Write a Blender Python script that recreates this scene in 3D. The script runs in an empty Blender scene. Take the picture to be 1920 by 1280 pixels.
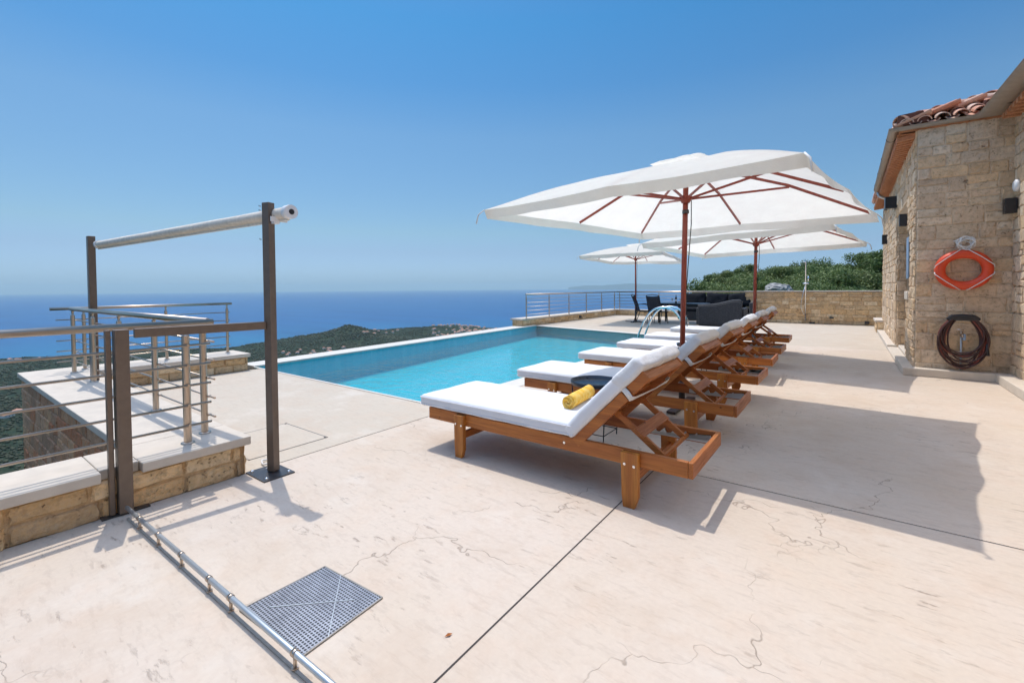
import bpy, bmesh, math, random
import numpy as np
from mathutils import Vector, Matrix, noise as mn
S = bpy.context.scene
C = S.collection
PI = math.pi

# ------------------------------------------------------------------ camera
cam = bpy.data.objects.new('camera', bpy.data.cameras.new('camera')); C.objects.link(cam)
Rr = Vector((0.802999, 0.595927, -0.007931)); Ru = Vector((-0.008118, 0.024242, 0.999673)); Rf = Vector((-0.595925, 0.802673, -0.024304))
M = Matrix.Identity(4)
for i in range(3):
    M[i][0], M[i][1], M[i][2] = Rr[i], Ru[i], -Rf[i]
M[0][3], M[1][3], M[2][3] = 0, 0, 1.35
cam.matrix_world = M
cam.data.sensor_width = 36; cam.data.lens = 850.05 / 1920 * 36
cam.data.shift_y = -(640 - 560.2) / 1920
cam.data.clip_start = .05; cam.data.clip_end = 200000
S.camera = cam

# ------------------------------------------------------------------ sky, sun, exposure
SUN = Vector((-.36, .13, 1)).normalized()
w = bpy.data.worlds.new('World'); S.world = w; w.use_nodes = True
wt = w.node_tree; wt.nodes.clear()
sky = wt.nodes.new('ShaderNodeTexSky'); sky.sky_type = 'NISHITA'; sky.sun_disc = False
sky.sun_elevation = math.asin(SUN.z); sky.sun_rotation = math.atan2(SUN.x, SUN.y)
sky.altitude = 300; sky.air_density = 1.0; sky.dust_density = 1.0; sky.ozone_density = 10.0
bg = wt.nodes.new('ShaderNodeBackground'); bg.inputs['Strength'].default_value = .13
wo = wt.nodes.new('ShaderNodeOutputWorld')
# sky tint by elevation: bluer in frame, brightened above it as added fill light
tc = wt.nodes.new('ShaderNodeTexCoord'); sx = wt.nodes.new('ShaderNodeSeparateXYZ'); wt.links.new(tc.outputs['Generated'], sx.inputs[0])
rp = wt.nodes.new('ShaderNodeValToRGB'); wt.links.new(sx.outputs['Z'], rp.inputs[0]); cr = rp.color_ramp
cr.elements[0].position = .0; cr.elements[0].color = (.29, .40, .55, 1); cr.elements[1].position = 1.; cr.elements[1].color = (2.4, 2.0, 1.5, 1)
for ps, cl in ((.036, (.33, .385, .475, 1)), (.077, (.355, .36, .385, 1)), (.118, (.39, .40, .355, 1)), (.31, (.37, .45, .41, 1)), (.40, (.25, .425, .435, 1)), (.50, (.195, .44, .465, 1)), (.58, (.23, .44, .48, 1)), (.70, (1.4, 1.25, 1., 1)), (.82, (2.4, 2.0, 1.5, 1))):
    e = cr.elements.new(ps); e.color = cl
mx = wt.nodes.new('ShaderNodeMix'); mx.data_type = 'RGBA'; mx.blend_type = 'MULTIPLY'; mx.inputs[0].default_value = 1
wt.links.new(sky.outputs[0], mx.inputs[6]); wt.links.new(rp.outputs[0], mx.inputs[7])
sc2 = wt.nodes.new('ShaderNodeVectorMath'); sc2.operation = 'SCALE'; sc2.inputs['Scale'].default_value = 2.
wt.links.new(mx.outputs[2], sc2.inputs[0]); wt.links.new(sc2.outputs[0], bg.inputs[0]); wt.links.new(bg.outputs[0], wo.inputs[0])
sun = bpy.data.objects.new('sun', bpy.data.lights.new('sun', 'SUN')); C.objects.link(sun)
sun.data.energy = 2.4; sun.data.angle = math.radians(.53); sun.data.color = (1, .955, .89)
sun.rotation_euler = SUN.to_track_quat('Z', 'Y').to_euler()
S.view_settings.view_transform = 'Standard'; S.view_settings.look = 'None'
S.view_settings.exposure = 0.25; S.view_settings.gamma = 1
S.render.engine = 'CYCLES'
S.cycles.use_denoising = True
S.cycles.max_bounces = 8; S.cycles.transparent_max_bounces = 12; S.cycles.volume_bounces = 0
S.cycles.sample_clamp_indirect = 6

# ------------------------------------------------------------------ material helpers
class NT:
    def __init__(s, name):
        s.m = bpy.data.materials.new(name); s.m.use_nodes = True
        s.t = s.m.node_tree; s.t.nodes.clear()
        s.out = s.t.nodes.new('ShaderNodeOutputMaterial')
    def n(s, ty, props=None, **kw):
        x = s.t.nodes.new('ShaderNode' + ty)
        for k, v in (props or {}).items(): setattr(x, k, v)
        for k, v in kw.items():
            k = k.replace('_', ' ')
            i = x.inputs[int(k[1:])] if k[0] == 'i' and k[1:].isdigit() else x.inputs[k]
            s.set(i, v)
        return x
    def set(s, i, v):
        if isinstance(v, bpy.types.NodeSocket): s.t.links.new(v, i)
        elif isinstance(v, bpy.types.Node): s.t.links.new(v.outputs[0], i)
        else:
            if i.type == 'RGBA' and len(v) == 3: v = (*v, 1)
            i.default_value = v
    def math(s, op, a, b=0, c=0):
        x = s.t.nodes.new('ShaderNodeMath'); x.operation = op
        s.set(x.inputs[0], a); s.set(x.inputs[1], b); s.set(x.inputs[2], c); return x.outputs[0]
    def vmath(s, op, a, b=(0, 0, 0)):
        x = s.t.nodes.new('ShaderNodeVectorMath'); x.operation = op
        s.set(x.inputs[0], a); s.set(x.inputs[1], b); return x.outputs[0]
    def mix(s, f, a, b, blend='MIX'):
        x = s.t.nodes.new('ShaderNodeMix'); x.data_type = 'RGBA'; x.blend_type = blend
        s.set(x.inputs[0], f); s.set(x.inputs[6], a); s.set(x.inputs[7], b); return x.outputs[2]
    def rng(s, v, a, b, c=0., d=1.):
        x = s.n('MapRange', {'clamp': True}); s.set(x.inputs[0], v)
        for i, q in enumerate((a, b, c, d)): x.inputs[i + 1].default_value = q
        return x.outputs[0]
    def pos(s): return s.n('TexCoord').outputs['Object']
    def noise(s, vec, scale, detail=4, rough=.55):
        return s.n('TexNoise', Vector=vec, Scale=scale, Detail=detail, Roughness=rough).outputs['Fac']
    def bump(s, h, strength=.3, dist=.01):
        return s.n('Bump', Height=h, Strength=strength, Distance=dist).outputs[0]
    def done(s, sh): s.t.links.new(sh.outputs[0], s.out.inputs['Surface']); return s.m
    def pbr(s, col, rough=.6, metal=0., normal=None, spec=.5, **kw):
        x = s.n('BsdfPrincipled'); s.set(x.inputs['Base Color'], col); s.set(x.inputs['Roughness'], rough); s.set(x.inputs['Metallic'], metal)
        s.set(x.inputs['Specular IOR Level'], spec)
        if normal is not None: s.set(x.inputs['Normal'], normal)
        for k, v in kw.items(): s.set(x.inputs[k.replace('_', ' ')], v)
        return x

def m_simple(name, col, rough=.5, metal=0., var=.12, scale=30, bump=.1, spec=.5):
    a = NT(name); p = a.pos(); n = a.noise(p, scale, 5)
    c = a.mix(a.rng(n, .3, .7), tuple(x * (1 - var) for x in col), tuple(min(1, x * (1 + var)) for x in col))
    return a.done(a.pbr(c, a.rng(n, .3, .7, max(0, rough - .06), rough + .06), metal, a.bump(n, bump, .002), spec))

def m_deck(name, base, alt, crackiness=1.):
    a = NT(name); p = a.pos()
    wv = a.n('TexNoise', Vector=p, Scale=.8, Detail=5, Roughness=.62).outputs['Color']
    wv2 = a.n('TexNoise', Vector=p, Scale=5., Detail=3).outputs['Color']
    q = a.vmath('ADD', p, a.n('VectorMath', {'operation': 'SCALE'}, i0=wv, Scale=1.5).outputs[0])
    q = a.vmath('ADD', q, a.n('VectorMath', {'operation': 'SCALE'}, i0=wv2, Scale=.05).outputs[0])
    vo = a.n('TexVoronoi', {'feature': 'DISTANCE_TO_EDGE'}, Vector=q, Scale=.8).outputs['Distance']
    mask = a.rng(a.noise(a.vmath('ADD', p, (7, 3, 1)), 1.5, 3), .47, .58)
    crack = a.math('MULTIPLY', a.rng(vo, .0005, .0045, 1, 0), mask)
    # short pits and veins, stretched along one axis
    st = a.n('Mapping', Vector=p, Rotation=(0, 0, .5), Scale=(6, 22, 1)).outputs[0]
    pit = a.rng(a.noise(st, 1., 6, .62), .60, .66)
    pit = a.math('MULTIPLY', pit, a.rng(a.noise(p, 1.1, 4), .42, .62))
    st2 = a.n('Mapping', Vector=p, Rotation=(0, 0, 1.1), Scale=(3, 14, 1)).outputs[0]
    pit2 = a.math('MULTIPLY', a.rng(a.noise(st2, 1.3, 8, .7), .62, .69), a.rng(a.noise(p, 2.3, 3), .46, .58))
    blot = a.noise(p, .7, 6, .6); fine = a.noise(p, 40, 4, .6); mid = a.noise(p, 5, 6, .65)
    c = a.mix(a.rng(blot, .32, .68), base, alt)
    c = a.mix(a.math('MULTIPLY', a.rng(mid, .5, .75), .30), c, (.62, .45, .33))
    c = a.mix(a.math('MULTIPLY', a.rng(fine, .3, .7), .16), c, (.36, .30, .25))
    det = a.math('MINIMUM', a.math('ADD', a.math('MULTIPLY', pit, .75), a.math('MULTIPLY', pit2, .6)), 1)
    det = a.math('MULTIPLY', det, crackiness)
    crack = a.math('MULTIPLY', crack, crackiness)
    c = a.mix(a.math('MULTIPLY', a.rng(a.noise(a.n('Mapping', Vector=p, Rotation=(0, 0, .5), Scale=(7, 26, 1)).outputs[0], 1, 7, .7), .52, .62), .22), c, (.36, .28, .22))
    c = a.mix(a.math('MULTIPLY', det, .8), c, (.22, .165, .13))
    c = a.mix(a.math('MULTIPLY', crack, .6), c, (.19, .145, .11))
    stain = a.rng(a.noise(a.vmath('ADD', p, (1, 8, 2)), 1.6, 7, .7), .50, .68)
    c = a.mix(a.math('MULTIPLY', stain, .45), c, (.48, .365, .27))
    pale = a.rng(a.noise(a.vmath('ADD', p, (5, 2, 9)), 2.4, 6, .65), .54, .70)
    c = a.mix(a.math('MULTIPLY', pale, .4), c, (.64, .58, .50))
    h = a.math('SUBTRACT', a.math('ADD', a.math('MULTIPLY', mid, .5), a.math('MULTIPLY', fine, .12)), a.math('ADD', det, crack))
    return a.done(a.pbr(c, a.rng(mid, .3, .7, .6, .8), 0, a.bump(h, .5, .006), .14))

def m_stone(name, tint=(1, 1, 1), bumpd=.012, dk=.75):
    a = NT(name); p = a.pos()
    col = a.n('Attribute', {'attribute_name': 'Col'}).outputs['Color']
    n1 = a.noise(p, 9, 7, .68); n2 = a.noise(p, 55, 5, .7)
    pit = a.rng(a.n('TexVoronoi', Vector=a.vmath('ADD', p, a.n('VectorMath', {'operation': 'SCALE'}, i0=a.n('TexNoise', Vector=p, Scale=14.).outputs['Color'], Scale=.15).outputs[0]), Scale=26.).outputs['Distance'], .12, .3, 1, 0)
    pit = a.math('MULTIPLY', pit, a.rng(n1, .48, .62))
    c = a.mix(1., col, tint, 'MULTIPLY')
    c = a.mix(a.rng(n1, .42, .66, 0, dk), c, a.mix(.6, c, (.16, .10, .06)))
    c = a.mix(a.rng(n2, .45, .75, 0, .35), c, (.62, .53, .42))
    c = a.mix(a.math('MULTIPLY', pit, .75), c, (.12, .075, .045))
    c = a.mix(a.rng(a.noise(p, 24, 6, .75), .50, .62, 0, .4), c, (.30, .20, .12))
    rust = a.rng(a.noise(a.vmath('ADD', p, (3, 9, 5)), 3.2, 5, .6), .62, .74)
    c = a.mix(a.math('MULTIPLY', rust, .5), c, (.36, .15, .055))
    h = a.math('SUBTRACT', a.math('ADD', n1, a.math('MULTIPLY', n2, .35)), pit)
    return a.done(a.pbr(c, .88, 0, a.bump(h, .75, bumpd), .2))

def m_wood(name, c1, c2, rough=.42, axis=0, rings=1.):
    a = NT(name); p = a.pos()
    sc = [14, 14, 14]; sc[axis] = .9
    r = a.n('ObjectInfo').outputs['Random']
    off = a.n('CombineXYZ', X=a.math('MULTIPLY', r, 13), Y=a.math('MULTIPLY', r, 7), Z=r).outputs[0]
    q = a.n('Mapping', Vector=a.vmath('ADD', p, off), Scale=tuple(sc)).outputs[0]
    g = a.noise(q, 1.2, 6, .6)
    sc2 = [110, 110, 110]; sc2[axis] = 5
    f = a.noise(a.n('Mapping', Vector=a.vmath('ADD', p, off), Scale=tuple(sc2)).outputs[0], 1, 3, .6)
    kn = a.rng(a.n('TexVoronoi', Vector=a.vmath('ADD', p, off), Scale=7.).outputs['Distance'], .035, .09, 1, 0)
    c = a.mix(a.rng(g, .34, .66), c1, c2)
    c = a.mix(a.rng(f, .4, .75, 0, .5), c, tuple(x * .42 for x in c1))
    c = a.mix(a.math('MULTIPLY', kn, .75), c, tuple(x * .22 for x in c1))
    return a.done(a.pbr(c, a.rng(f, .3, .7, rough - .08, rough + .12), 0, a.bump(a.math('ADD', f, a.math('MULTIPLY', g, .5)), .25, .002), .45))

def m_fabric(name, col, trans=.0, var=.04, bump=.25, scale=6):
    a = NT(name); p = a.pos()
    n = a.noise(p, scale, 5, .6); f = a.noise(p, 320, 2)
    c = a.mix(a.rng(n, .3, .7), tuple(x * (1 - var) for x in col), tuple(min(.93, x * (1 + var)) for x in col))
    nb = a.bump(a.math('ADD', n, a.math('MULTIPLY', f, .06)), bump, .02)
    d = a.pbr(c, .85, 0, nb, .15)
    if trans:
        t = a.n('BsdfTranslucent', Color=c, Normal=nb)
        return a.done(a.n('MixShader', i0=trans, i1=d, i2=t))
    return a.done(d)

def m_metal(name, col, rough=.25, metal=1.):
    a = NT(name); p = a.pos()
    n = a.noise(p, 3, 2, .5)
    return a.done(a.pbr(a.mix(a.rng(n, .3, .7), tuple(x * .92 for x in col), col), a.rng(n, .3, .75, rough - .03, rough + .05), metal))

MT = {}
MT['deck'] = m_deck('stamped_concrete', (.60, .51, .425), (.575, .475, .37), 1.)
MT['deck_smooth'] = m_deck('smooth_render', (.535, .46, .365), (.52, .445, .35), .12)
MT['coping'] = m_simple('pale_coping', (.62, .575, .50), .6, 0, .05, 12, .15, .3)
MT['cap'] = m_simple('cast_stone', (.59, .515, .425), .75, 0, .07, 9, .3, .25)
MT['stone'] = m_stone('limestone', (1.42, 1.24, .98), .014, .5)
MT['stone_house'] = m_stone('house_limestone', (1.32, 1.22, 1.1), .02, .38)
MT['joint'] = m_simple('joint_filler', (.045, .035, .03), .8)
MT['hatchline'] = m_simple('hatch_edge', (.30, .27, .23), .6)
MT['steel'] = m_metal('stainless_steel', (.54, .44, .35), .33)
MT['chrome'] = m_metal('chrome', (.80, .81, .82), .12)
MT['galv'] = m_metal('galvanised_steel', (.50, .53, .54), .42, .75)
MT['brown'] = m_simple('brown_painted_steel', (.165, .122, .092), .42, .3, .1, 25, .1)
MT['plate'] = m_simple('dark_plate', (.09, .085, .085), .4, .7, .2, 20)
MT['wood'] = m_wood('oiled_acacia', (.32, .088, .017), (.53, .18, .033), .42, 0)
MT['woody'] = m_wood('oiled_acacia_cross', (.32, .088, .017), (.53, .18, .033), .42, 1)
MT['woodz'] = m_wood('oiled_acacia_upright', (.36, .11, .018), (.58, .225, .036), .42, 2)
MT['redwood'] = m_wood('red_stained_wood', (.25, .042, .024), (.33, .065, .034), .38, 2)
MT['cushion'] = m_fabric('white_cushion_fabric', (.70, .70, .715), 0, .02, .35, 7)
MT['hood'] = m_fabric('white_cover_fabric', (.70, .69, .68), .0, .04, .9, 11)
MT['canopy'] = m_fabric('cream_canvas', (.92, .87, .775), .50, .03, .9, 5)
MT['roller'] = m_fabric('cream_roller_fabric', (.74, .67, .57), 0, .12, .6, 22)
MT['white'] = m_simple('white_plastic', (.78, .78, .77), .4, 0, .03)
MT['black'] = m_simple('black_plastic', (.015, .015, .018), .4)
MT['screw'] = m_metal('bright_screw', (.8, .8, .8), .2)
MT['tray'] = m_simple('dark_blue_tray', (.028, .04, .058), .32, .2, .1)
MT['blackmetal'] = m_simple('black_metal', (.02, .02, .022), .4, .4)
MT['buoy'] = m_simple('orange_buoy', (.72, .07, .018), .42, 0, .06, 12)
MT['hose'] = m_simple('red_brown_hose', (.20, .045, .03), .35, 0, .2, 40)
MT['hosedark'] = m_simple('dark_hose', (.055, .022, .02), .35, 0, .2, 40)
MT['rope'] = m_simple('white_rope', (.72, .71, .68), .8)
MT['gutter'] = m_simple('beige_gutter', (.33, .26, .20), .45, .1, .1, 10)
MT['soffit'] = m_wood('orange_boarding', (.50, .20, .09), (.62, .28, .13), .6, 1)
MT['darkwood'] = m_wood('dark_roof_timber', (.12, .04, .02), (.18, .06, .03), .6, 0)
MT['wicker'] = None
MT['glassdark'] = m_simple('window_glass', (.05, .08, .10), .06, 0, .02, 2, 0, .9)
MT['shutter'] = m_simple('blue_grey_frame', (.22, .30, .42), .35)
MT['darkcush'] = m_fabric('dark_cushion', (.016, .018, .023), 0, .2, .9, 8)
MT['sling'] = m_fabric('dark_sling', (.05, .055, .07), .15, .1, .2, 8)

def mk_tiles():
    a = NT('terracotta'); p = a.pos()
    col = a.n('Attribute', {'attribute_name': 'Col'}).outputs['Color']
    n = a.noise(p, 12, 6, .65)
    c = a.mix(a.rng(n, .45, .75, 0, .5), col, (.55, .42, .33))
    return a.done(a.pbr(c, .85, 0, a.bump(n, .4, .006), .2))
MT['tile'] = mk_tiles()
def mk_wicker():
    a = NT('grey_wicker'); p = a.pos()
    wv = a.n('TexWave', {'wave_type': 'BANDS', 'bands_direction': 'Z'}, Vector=p, Scale=32., Distortion=1.5).outputs['Fac']
    n = a.noise(p, 20, 4)
    c = a.mix(wv, (.018, .02, .024), (.055, .06, .07)); c = a.mix(a.rng(n, .4, .7, 0, .3), c, (.12, .12, .13))
    return a.done(a.pbr(c, .55, 0, a.bump(wv, .8, .006), .4))
MT['wicker'] = mk_wicker()
def mk_towel():
    a = NT('yellow_towel'); p = a.pos(); n = a.noise(p, 90, 4, .7); b = a.noise(p, 18, 4)
    c = a.mix(a.rng(b, .4, .65), (.84, .46, .055), (.88, .62, .19))
    return a.done(a.pbr(c, .95, 0, a.bump(n, .9, .006), .1))
MT['towel'] = mk_towel()
def mk_poolwater():
    a = NT('pool_water'); p = a.pos()
    n1 = a.noise(p, 3.2, 4, .6); n2 = a.noise(a.n('Mapping', Vector=p, Rotation=(0, 0, .6), Scale=(5, 11, 5)).outputs[0], 1., 4, .6)
    b = a.bump(a.math('ADD', n1, a.math('MULTIPLY', n2, .7)), .9, .05)
    fr = a.n('Fresnel', IOR=1.33, Normal=b)
    gl = a.n('BsdfGlossy', Color=(1, 1, 1), Roughness=.02, Normal=b)
    rp = a.rng(a.math('ADD', n1, n2), .8, 1.2)
    tr = a.n('BsdfTransparent', Color=a.mix(rp, (.38, .94, .96), (.56, .99, 1.)))
    return a.done(a.n('MixShader', i0=fr, i1=tr, i2=gl))
MT['poolwater'] = mk_poolwater()
def mk_basin():
    a = NT('turquoise_mosaic'); p = a.pos()
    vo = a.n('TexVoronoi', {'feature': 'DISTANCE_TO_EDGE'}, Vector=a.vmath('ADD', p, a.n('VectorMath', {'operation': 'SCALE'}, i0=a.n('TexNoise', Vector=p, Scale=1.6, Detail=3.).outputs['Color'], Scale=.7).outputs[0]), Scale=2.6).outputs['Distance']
    br = a.n('TexBrick', {'offset': 0.}, Vector=p, Color1=(.02, .34, .42), Color2=(.032, .41, .49), Mortar=(.08, .44, .5), Scale=1., Mortar_Size=.004, Brick_Width=.05, Row_Height=.05)
    n = a.noise(p, 2.2, 5, .6)
    c = a.mix(a.rng(n, .35, .65, 0, .5), br.outputs['Color'], (.025, .39, .47))
    c = a.mix(a.rng(vo, .0, .05, .12, 0), c, (.25, .85, .9))  # faint caustic light lines painted into the mosaic colour
    return a.done(a.pbr(c, .5, 0))
MT['basin'] = mk_basin()
def mk_sea():
    a = NT('sea_water'); p = a.pos()
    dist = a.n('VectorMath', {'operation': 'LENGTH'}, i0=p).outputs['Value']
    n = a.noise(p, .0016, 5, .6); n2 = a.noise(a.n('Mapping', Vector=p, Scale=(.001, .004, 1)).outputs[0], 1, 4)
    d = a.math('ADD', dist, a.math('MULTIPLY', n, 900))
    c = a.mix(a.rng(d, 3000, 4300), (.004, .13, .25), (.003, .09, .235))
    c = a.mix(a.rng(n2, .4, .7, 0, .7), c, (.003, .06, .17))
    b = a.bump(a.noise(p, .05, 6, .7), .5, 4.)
    return a.done(a.pbr(c, .45, 0, b, .25))
MT['sea'] = mk_sea()
def mk_land():
    a = NT('scrub_land'); p = a.pos()
    n = a.noise(p, .012, 8, .7); n2 = a.noise(p, .08, 5, .7); n3 = a.noise(p, .0035, 4)
    c = a.mix(a.rng(n, .4, .6), (.009, .020, .011), (.026, .042, .022))
    c = a.mix(a.rng(n2, .52, .66, 0, .6), c, (.09, .09, .05))
    c = a.mix(a.rng(n3, .55, .65, 0, .35), c, (.10, .10, .06))
    return a.done(a.pbr(c, .9, 0, a.bump(n2, .8, 4.), .1))
MT['land'] = mk_land()
def mk_leaf(name, c1, c2):
    a = NT(name); g = a.n('NewGeometry'); r = g.outputs['Random Per Island']
    ob = a.n('ObjectInfo').outputs['Random']
    c = a.mix(r, c1, c2); c = a.mix(a.math('MULTIPLY', ob, .4), c, (.16, .16, .05))
    d = a.pbr(c, .6, 0, None, .3); t = a.n('BsdfTranslucent', Color=c)
    return a.done(a.n('MixShader', i0=.25, i1=d, i2=t))
MT['leaf'] = mk_leaf('evergreen_leaves', (.06, .11, .035), (.21, .28, .085))
MT['wood_far'] = mk_leaf('far_leaves', (.006, .017, .009), (.018, .034, .016))
MT['bark'] = m_simple('bark', (.10, .075, .05), .9)
MT['rock'] = m_simple('grey_rock', (.30, .29, .27), .9, 0, .45, 2.5, 1.)
MT['plaster'] = m_simple('far_plaster', (.78, .70, .60), .8)
MT['farroof'] = m_simple('far_roof', (.50, .25, .16), .8)
MT['bottle'] = m_simple('dark_bottle_glass', (.01, .012, .01), .08)
MT['glass'] = m_simple('drinking_glass', (.55, .6, .62), .08)

# ------------------------------------------------------------------ mesh helpers
class MB:
    def __init__(s): s.v = []; s.f = []; s.sm = []; s.c = []; s.col = (1, 1, 1)
    def add(s, vs, fs, smooth=False):
        o = len(s.v); s.v += [tuple(x) for x in vs]
        for f in fs: s.f.append(tuple(i + o for i in f)); s.sm.append(smooth); s.c.append(s.col)
        return s
    def obox(s, cen, size, ax=None):
        ax = ax or (Vector((1, 0, 0)), Vector((0, 1, 0)), Vector((0, 0, 1)))
        cen = Vector(cen); h = [x / 2 for x in size]; vs = []
        for i in (-1, 1):
            for j in (-1, 1):
                for k in (-1, 1): vs.append(cen + ax[0] * h[0] * i + ax[1] * h[1] * j + ax[2] * h[2] * k)
        return s.add(vs, [(0, 1, 3, 2), (4, 6, 7, 5), (0, 4, 5, 1), (2, 3, 7, 6), (0, 2, 6, 4), (1, 5, 7, 3)])
    def box(s, x0, x1, y0, y1, z0, z1):
        return s.obox(((x0 + x1) / 2, (y0 + y1) / 2, (z0 + z1) / 2), (abs(x1 - x0), abs(y1 - y0), abs(z1 - z0)))
    def beam(s, a, b, wd, th, up=(0, 0, 1)):
        a = Vector(a); b = Vector(b); d = (b - a); L = d.length; d.normalize()
        u = Vector(up); side = d.cross(u)
        if side.length < 1e-4: side = d.cross(Vector((1, 0, 0)))
        side.normalize(); u = side.cross(d)
        return s.obox((a + b) / 2, (L, wd, th), (d, side, u))
    def tube(s, path, r, n=10, closed=False, caps=True):
        P = [Vector(p) for p in path]; N = len(P); vs = []; fs = []
        rad = r if isinstance(r, (list, tuple)) else [r] * N
        prev = None
        for i in range(N):
            if closed: t = P[(i + 1) % N] - P[i - 1]
            else: t = P[min(i + 1, N - 1)] - P[max(i - 1, 0)]
            t.normalize()
            if prev is None:
                ref = Vector((0, 0, 1)) if abs(t.z) < .9 else Vector((1, 0, 0))
                u = t.cross(ref).normalized()
            else:
                u = (prev - t * prev.dot(t)).normalized()
            prev = u; vv = t.cross(u)
            for k in range(n):
                a = 2 * PI * k / n; vs.append(P[i] + (u * math.cos(a) + vv * math.sin(a)) * rad[i])
        for i in range(N if closed else N - 1):
            j = (i + 1) % N
            for k in range(n):
                k2 = (k + 1) % n; fs.append((i * n + k, i * n + k2, j * n + k2, j * n + k))
        s.add(vs, fs, True)
        if caps and not closed:
            o = len(s.v) - N * n
            s.f.append(tuple(o + k for k in reversed(range(n)))); s.sm.append(False); s.c.append(s.col)
            s.f.append(tuple(o + (N - 1) * n + k for k in range(n))); s.sm.append(False); s.c.append(s.col)
        return s
    def prism(s, poly, ax0, ax1, axn, org, depth):
        """poly in the plane (ax0, ax1) from org, extruded by depth along axn"""
        org = Vector(org); ax0 = Vector(ax0); ax1 = Vector(ax1); axn = Vector(axn); n = len(poly)
        vs = [org + ax0 * p[0] + ax1 * p[1] for p in poly] + [org + ax0 * p[0] + ax1 * p[1] + axn * depth for p in poly]
        fs = [tuple(reversed(range(n))), tuple(range(n, 2 * n))]
        for i in range(n): j = (i + 1) % n; fs.append((i, j, j + n, i + n))
        return s.add(vs, fs)
    def lathe(s, prof, cen, n=32, smooth=True):
        cen = Vector(cen); vs = []; fs = []
        for (r, z) in prof:
            for k in range(n):
                a = 2 * PI * k / n; vs.append(cen + Vector((r * math.cos(a), r * math.sin(a), z)))
        for i in range(len(prof) - 1):
            for k in range(n):
                k2 = (k + 1) % n; fs.append((i * n + k, i * n + k2, (i + 1) * n + k2, (i + 1) * n + k))
        return s.add(vs, fs, smooth)
    def rbox(s, size, r=.03, n=(14, 8, 3), puff=0., wr=0., seed=0, tf=None):
        """rounded cushion box centred on 0, then mapped by tf"""
        hx, hy, hz = [x / 2 for x in size]
        def lin(h, k):
            base = [-h, -h + r * .35, -h + r]
            ins = [(-h + r) + (2 * h - 2 * r) * i / k for i in range(1, k)]
            return base + ins + [h - r, h - r * .35, h]
        X, Y, Z = lin(hx, n[0]), lin(hy, n[1]), lin(hz, max(1, n[2]))
        vid = {}; vs = []; fs = []
        def V(x, y, z):
            key = (round(x, 5), round(y, 5), round(z, 5))
            if key not in vid:
                c = Vector((max(-hx + r, min(hx - r, x)), max(-hy + r, min(hy - r, y)), max(-hz + r, min(hz - r, z))))
                d = Vector((x, y, z)) - c
                if d.length > 1e-9: d = d.normalized() * r
                q = c + d
                fx = 1 - (x / hx) ** 4; fy = 1 - (y / hy) ** 4
                q.z += puff * fx * fy * (1 if z > 0 else .15 if z > -hz * .5 else 0)
                if wr:
                    nn = mn.noise(Vector((x * 5 + seed, y * 5, z * 8))) + .5 * mn.noise(Vector((x * 13, y * 13 + seed, z * 13)))
                    q += d.normalized() * wr * nn if d.length > 1e-9 else Vector((0, 0, wr * nn))
                vid[key] = len(vs); vs.append(tf @ q if tf else q)
            return vid[key]
        for zz, fl in ((Z[0], 1), (Z[-1], 0)):
            for i in range(len(X) - 1):
                for j in range(len(Y) - 1):
                    f = (V(X[i], Y[j], zz), V(X[i + 1], Y[j], zz), V(X[i + 1], Y[j + 1], zz), V(X[i], Y[j + 1], zz)); fs.append(f[::-1] if fl else f)
        for yy, fl in ((Y[0], 0), (Y[-1], 1)):
            for i in range(len(X) - 1):
                for j in range(len(Z) - 1):
                    f = (V(X[i], yy, Z[j]), V(X[i + 1], yy, Z[j]), V(X[i + 1], yy, Z[j + 1]), V(X[i], yy, Z[j + 1])); fs.append(f[::-1] if fl else f)
        for xx, fl in ((X[0], 1), (X[-1], 0)):
            for i in range(len(Y) - 1):
                for j in range(len(Z) - 1):
                    f = (V(xx, Y[i], Z[j]), V(xx, Y[i + 1], Z[j]), V(xx, Y[i + 1], Z[j + 1]), V(xx, Y[i], Z[j + 1])); fs.append(f[::-1] if fl else f)
        return s.add(vs, fs, True)
    def build(s, name, mat, parent=None, bevel=0, colors=False):
        me = bpy.data.meshes.new(name); me.from_pydata(s.v, [], s.f); me.update()
        me.polygons.foreach_set('use_smooth', s.sm)
        if colors:
            at = me.color_attributes.new('Col', 'FLOAT_COLOR', 'CORNER'); buf = []
            for p, c in zip(me.polygons, s.c): buf += [c[0], c[1], c[2], 1.] * p.loop_total
            at.data.foreach_set('color', buf)
        me.materials.append(MT[mat])
        o = bpy.data.objects.new(name, me); C.objects.link(o)
        if parent: o.parent = parent
        if bevel:
            b = o.modifiers.new('bevel', 'BEVEL'); b.width = bevel; b.segments = 2; b.limit_method = 'ANGLE'; b.angle_limit = .6
            b.harden_normals = False
        return o

def tag(o, label=None, cat=None, group=None, kind=None):
    if label: o['label'] = label
    if cat: o['category'] = cat
    if group: o['group'] = group
    if kind: o['kind'] = kind
    return o
def thing(name, loc, label, cat, group=None, rz=0):
    o = bpy.data.objects.new(name, None); C.objects.link(o); o.location = loc; o.rotation_euler = (0, 0, rz)
    o.empty_display_size = .1
    return tag(o, label, cat, group)
def struct(o): o['kind'] = 'structure'; return o
def copy_tree(o, parent=None):
    c = o.copy(); C.objects.link(c); c.parent = parent
    for ch in list(o.children): copy_tree(ch, c)
    return c

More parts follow.
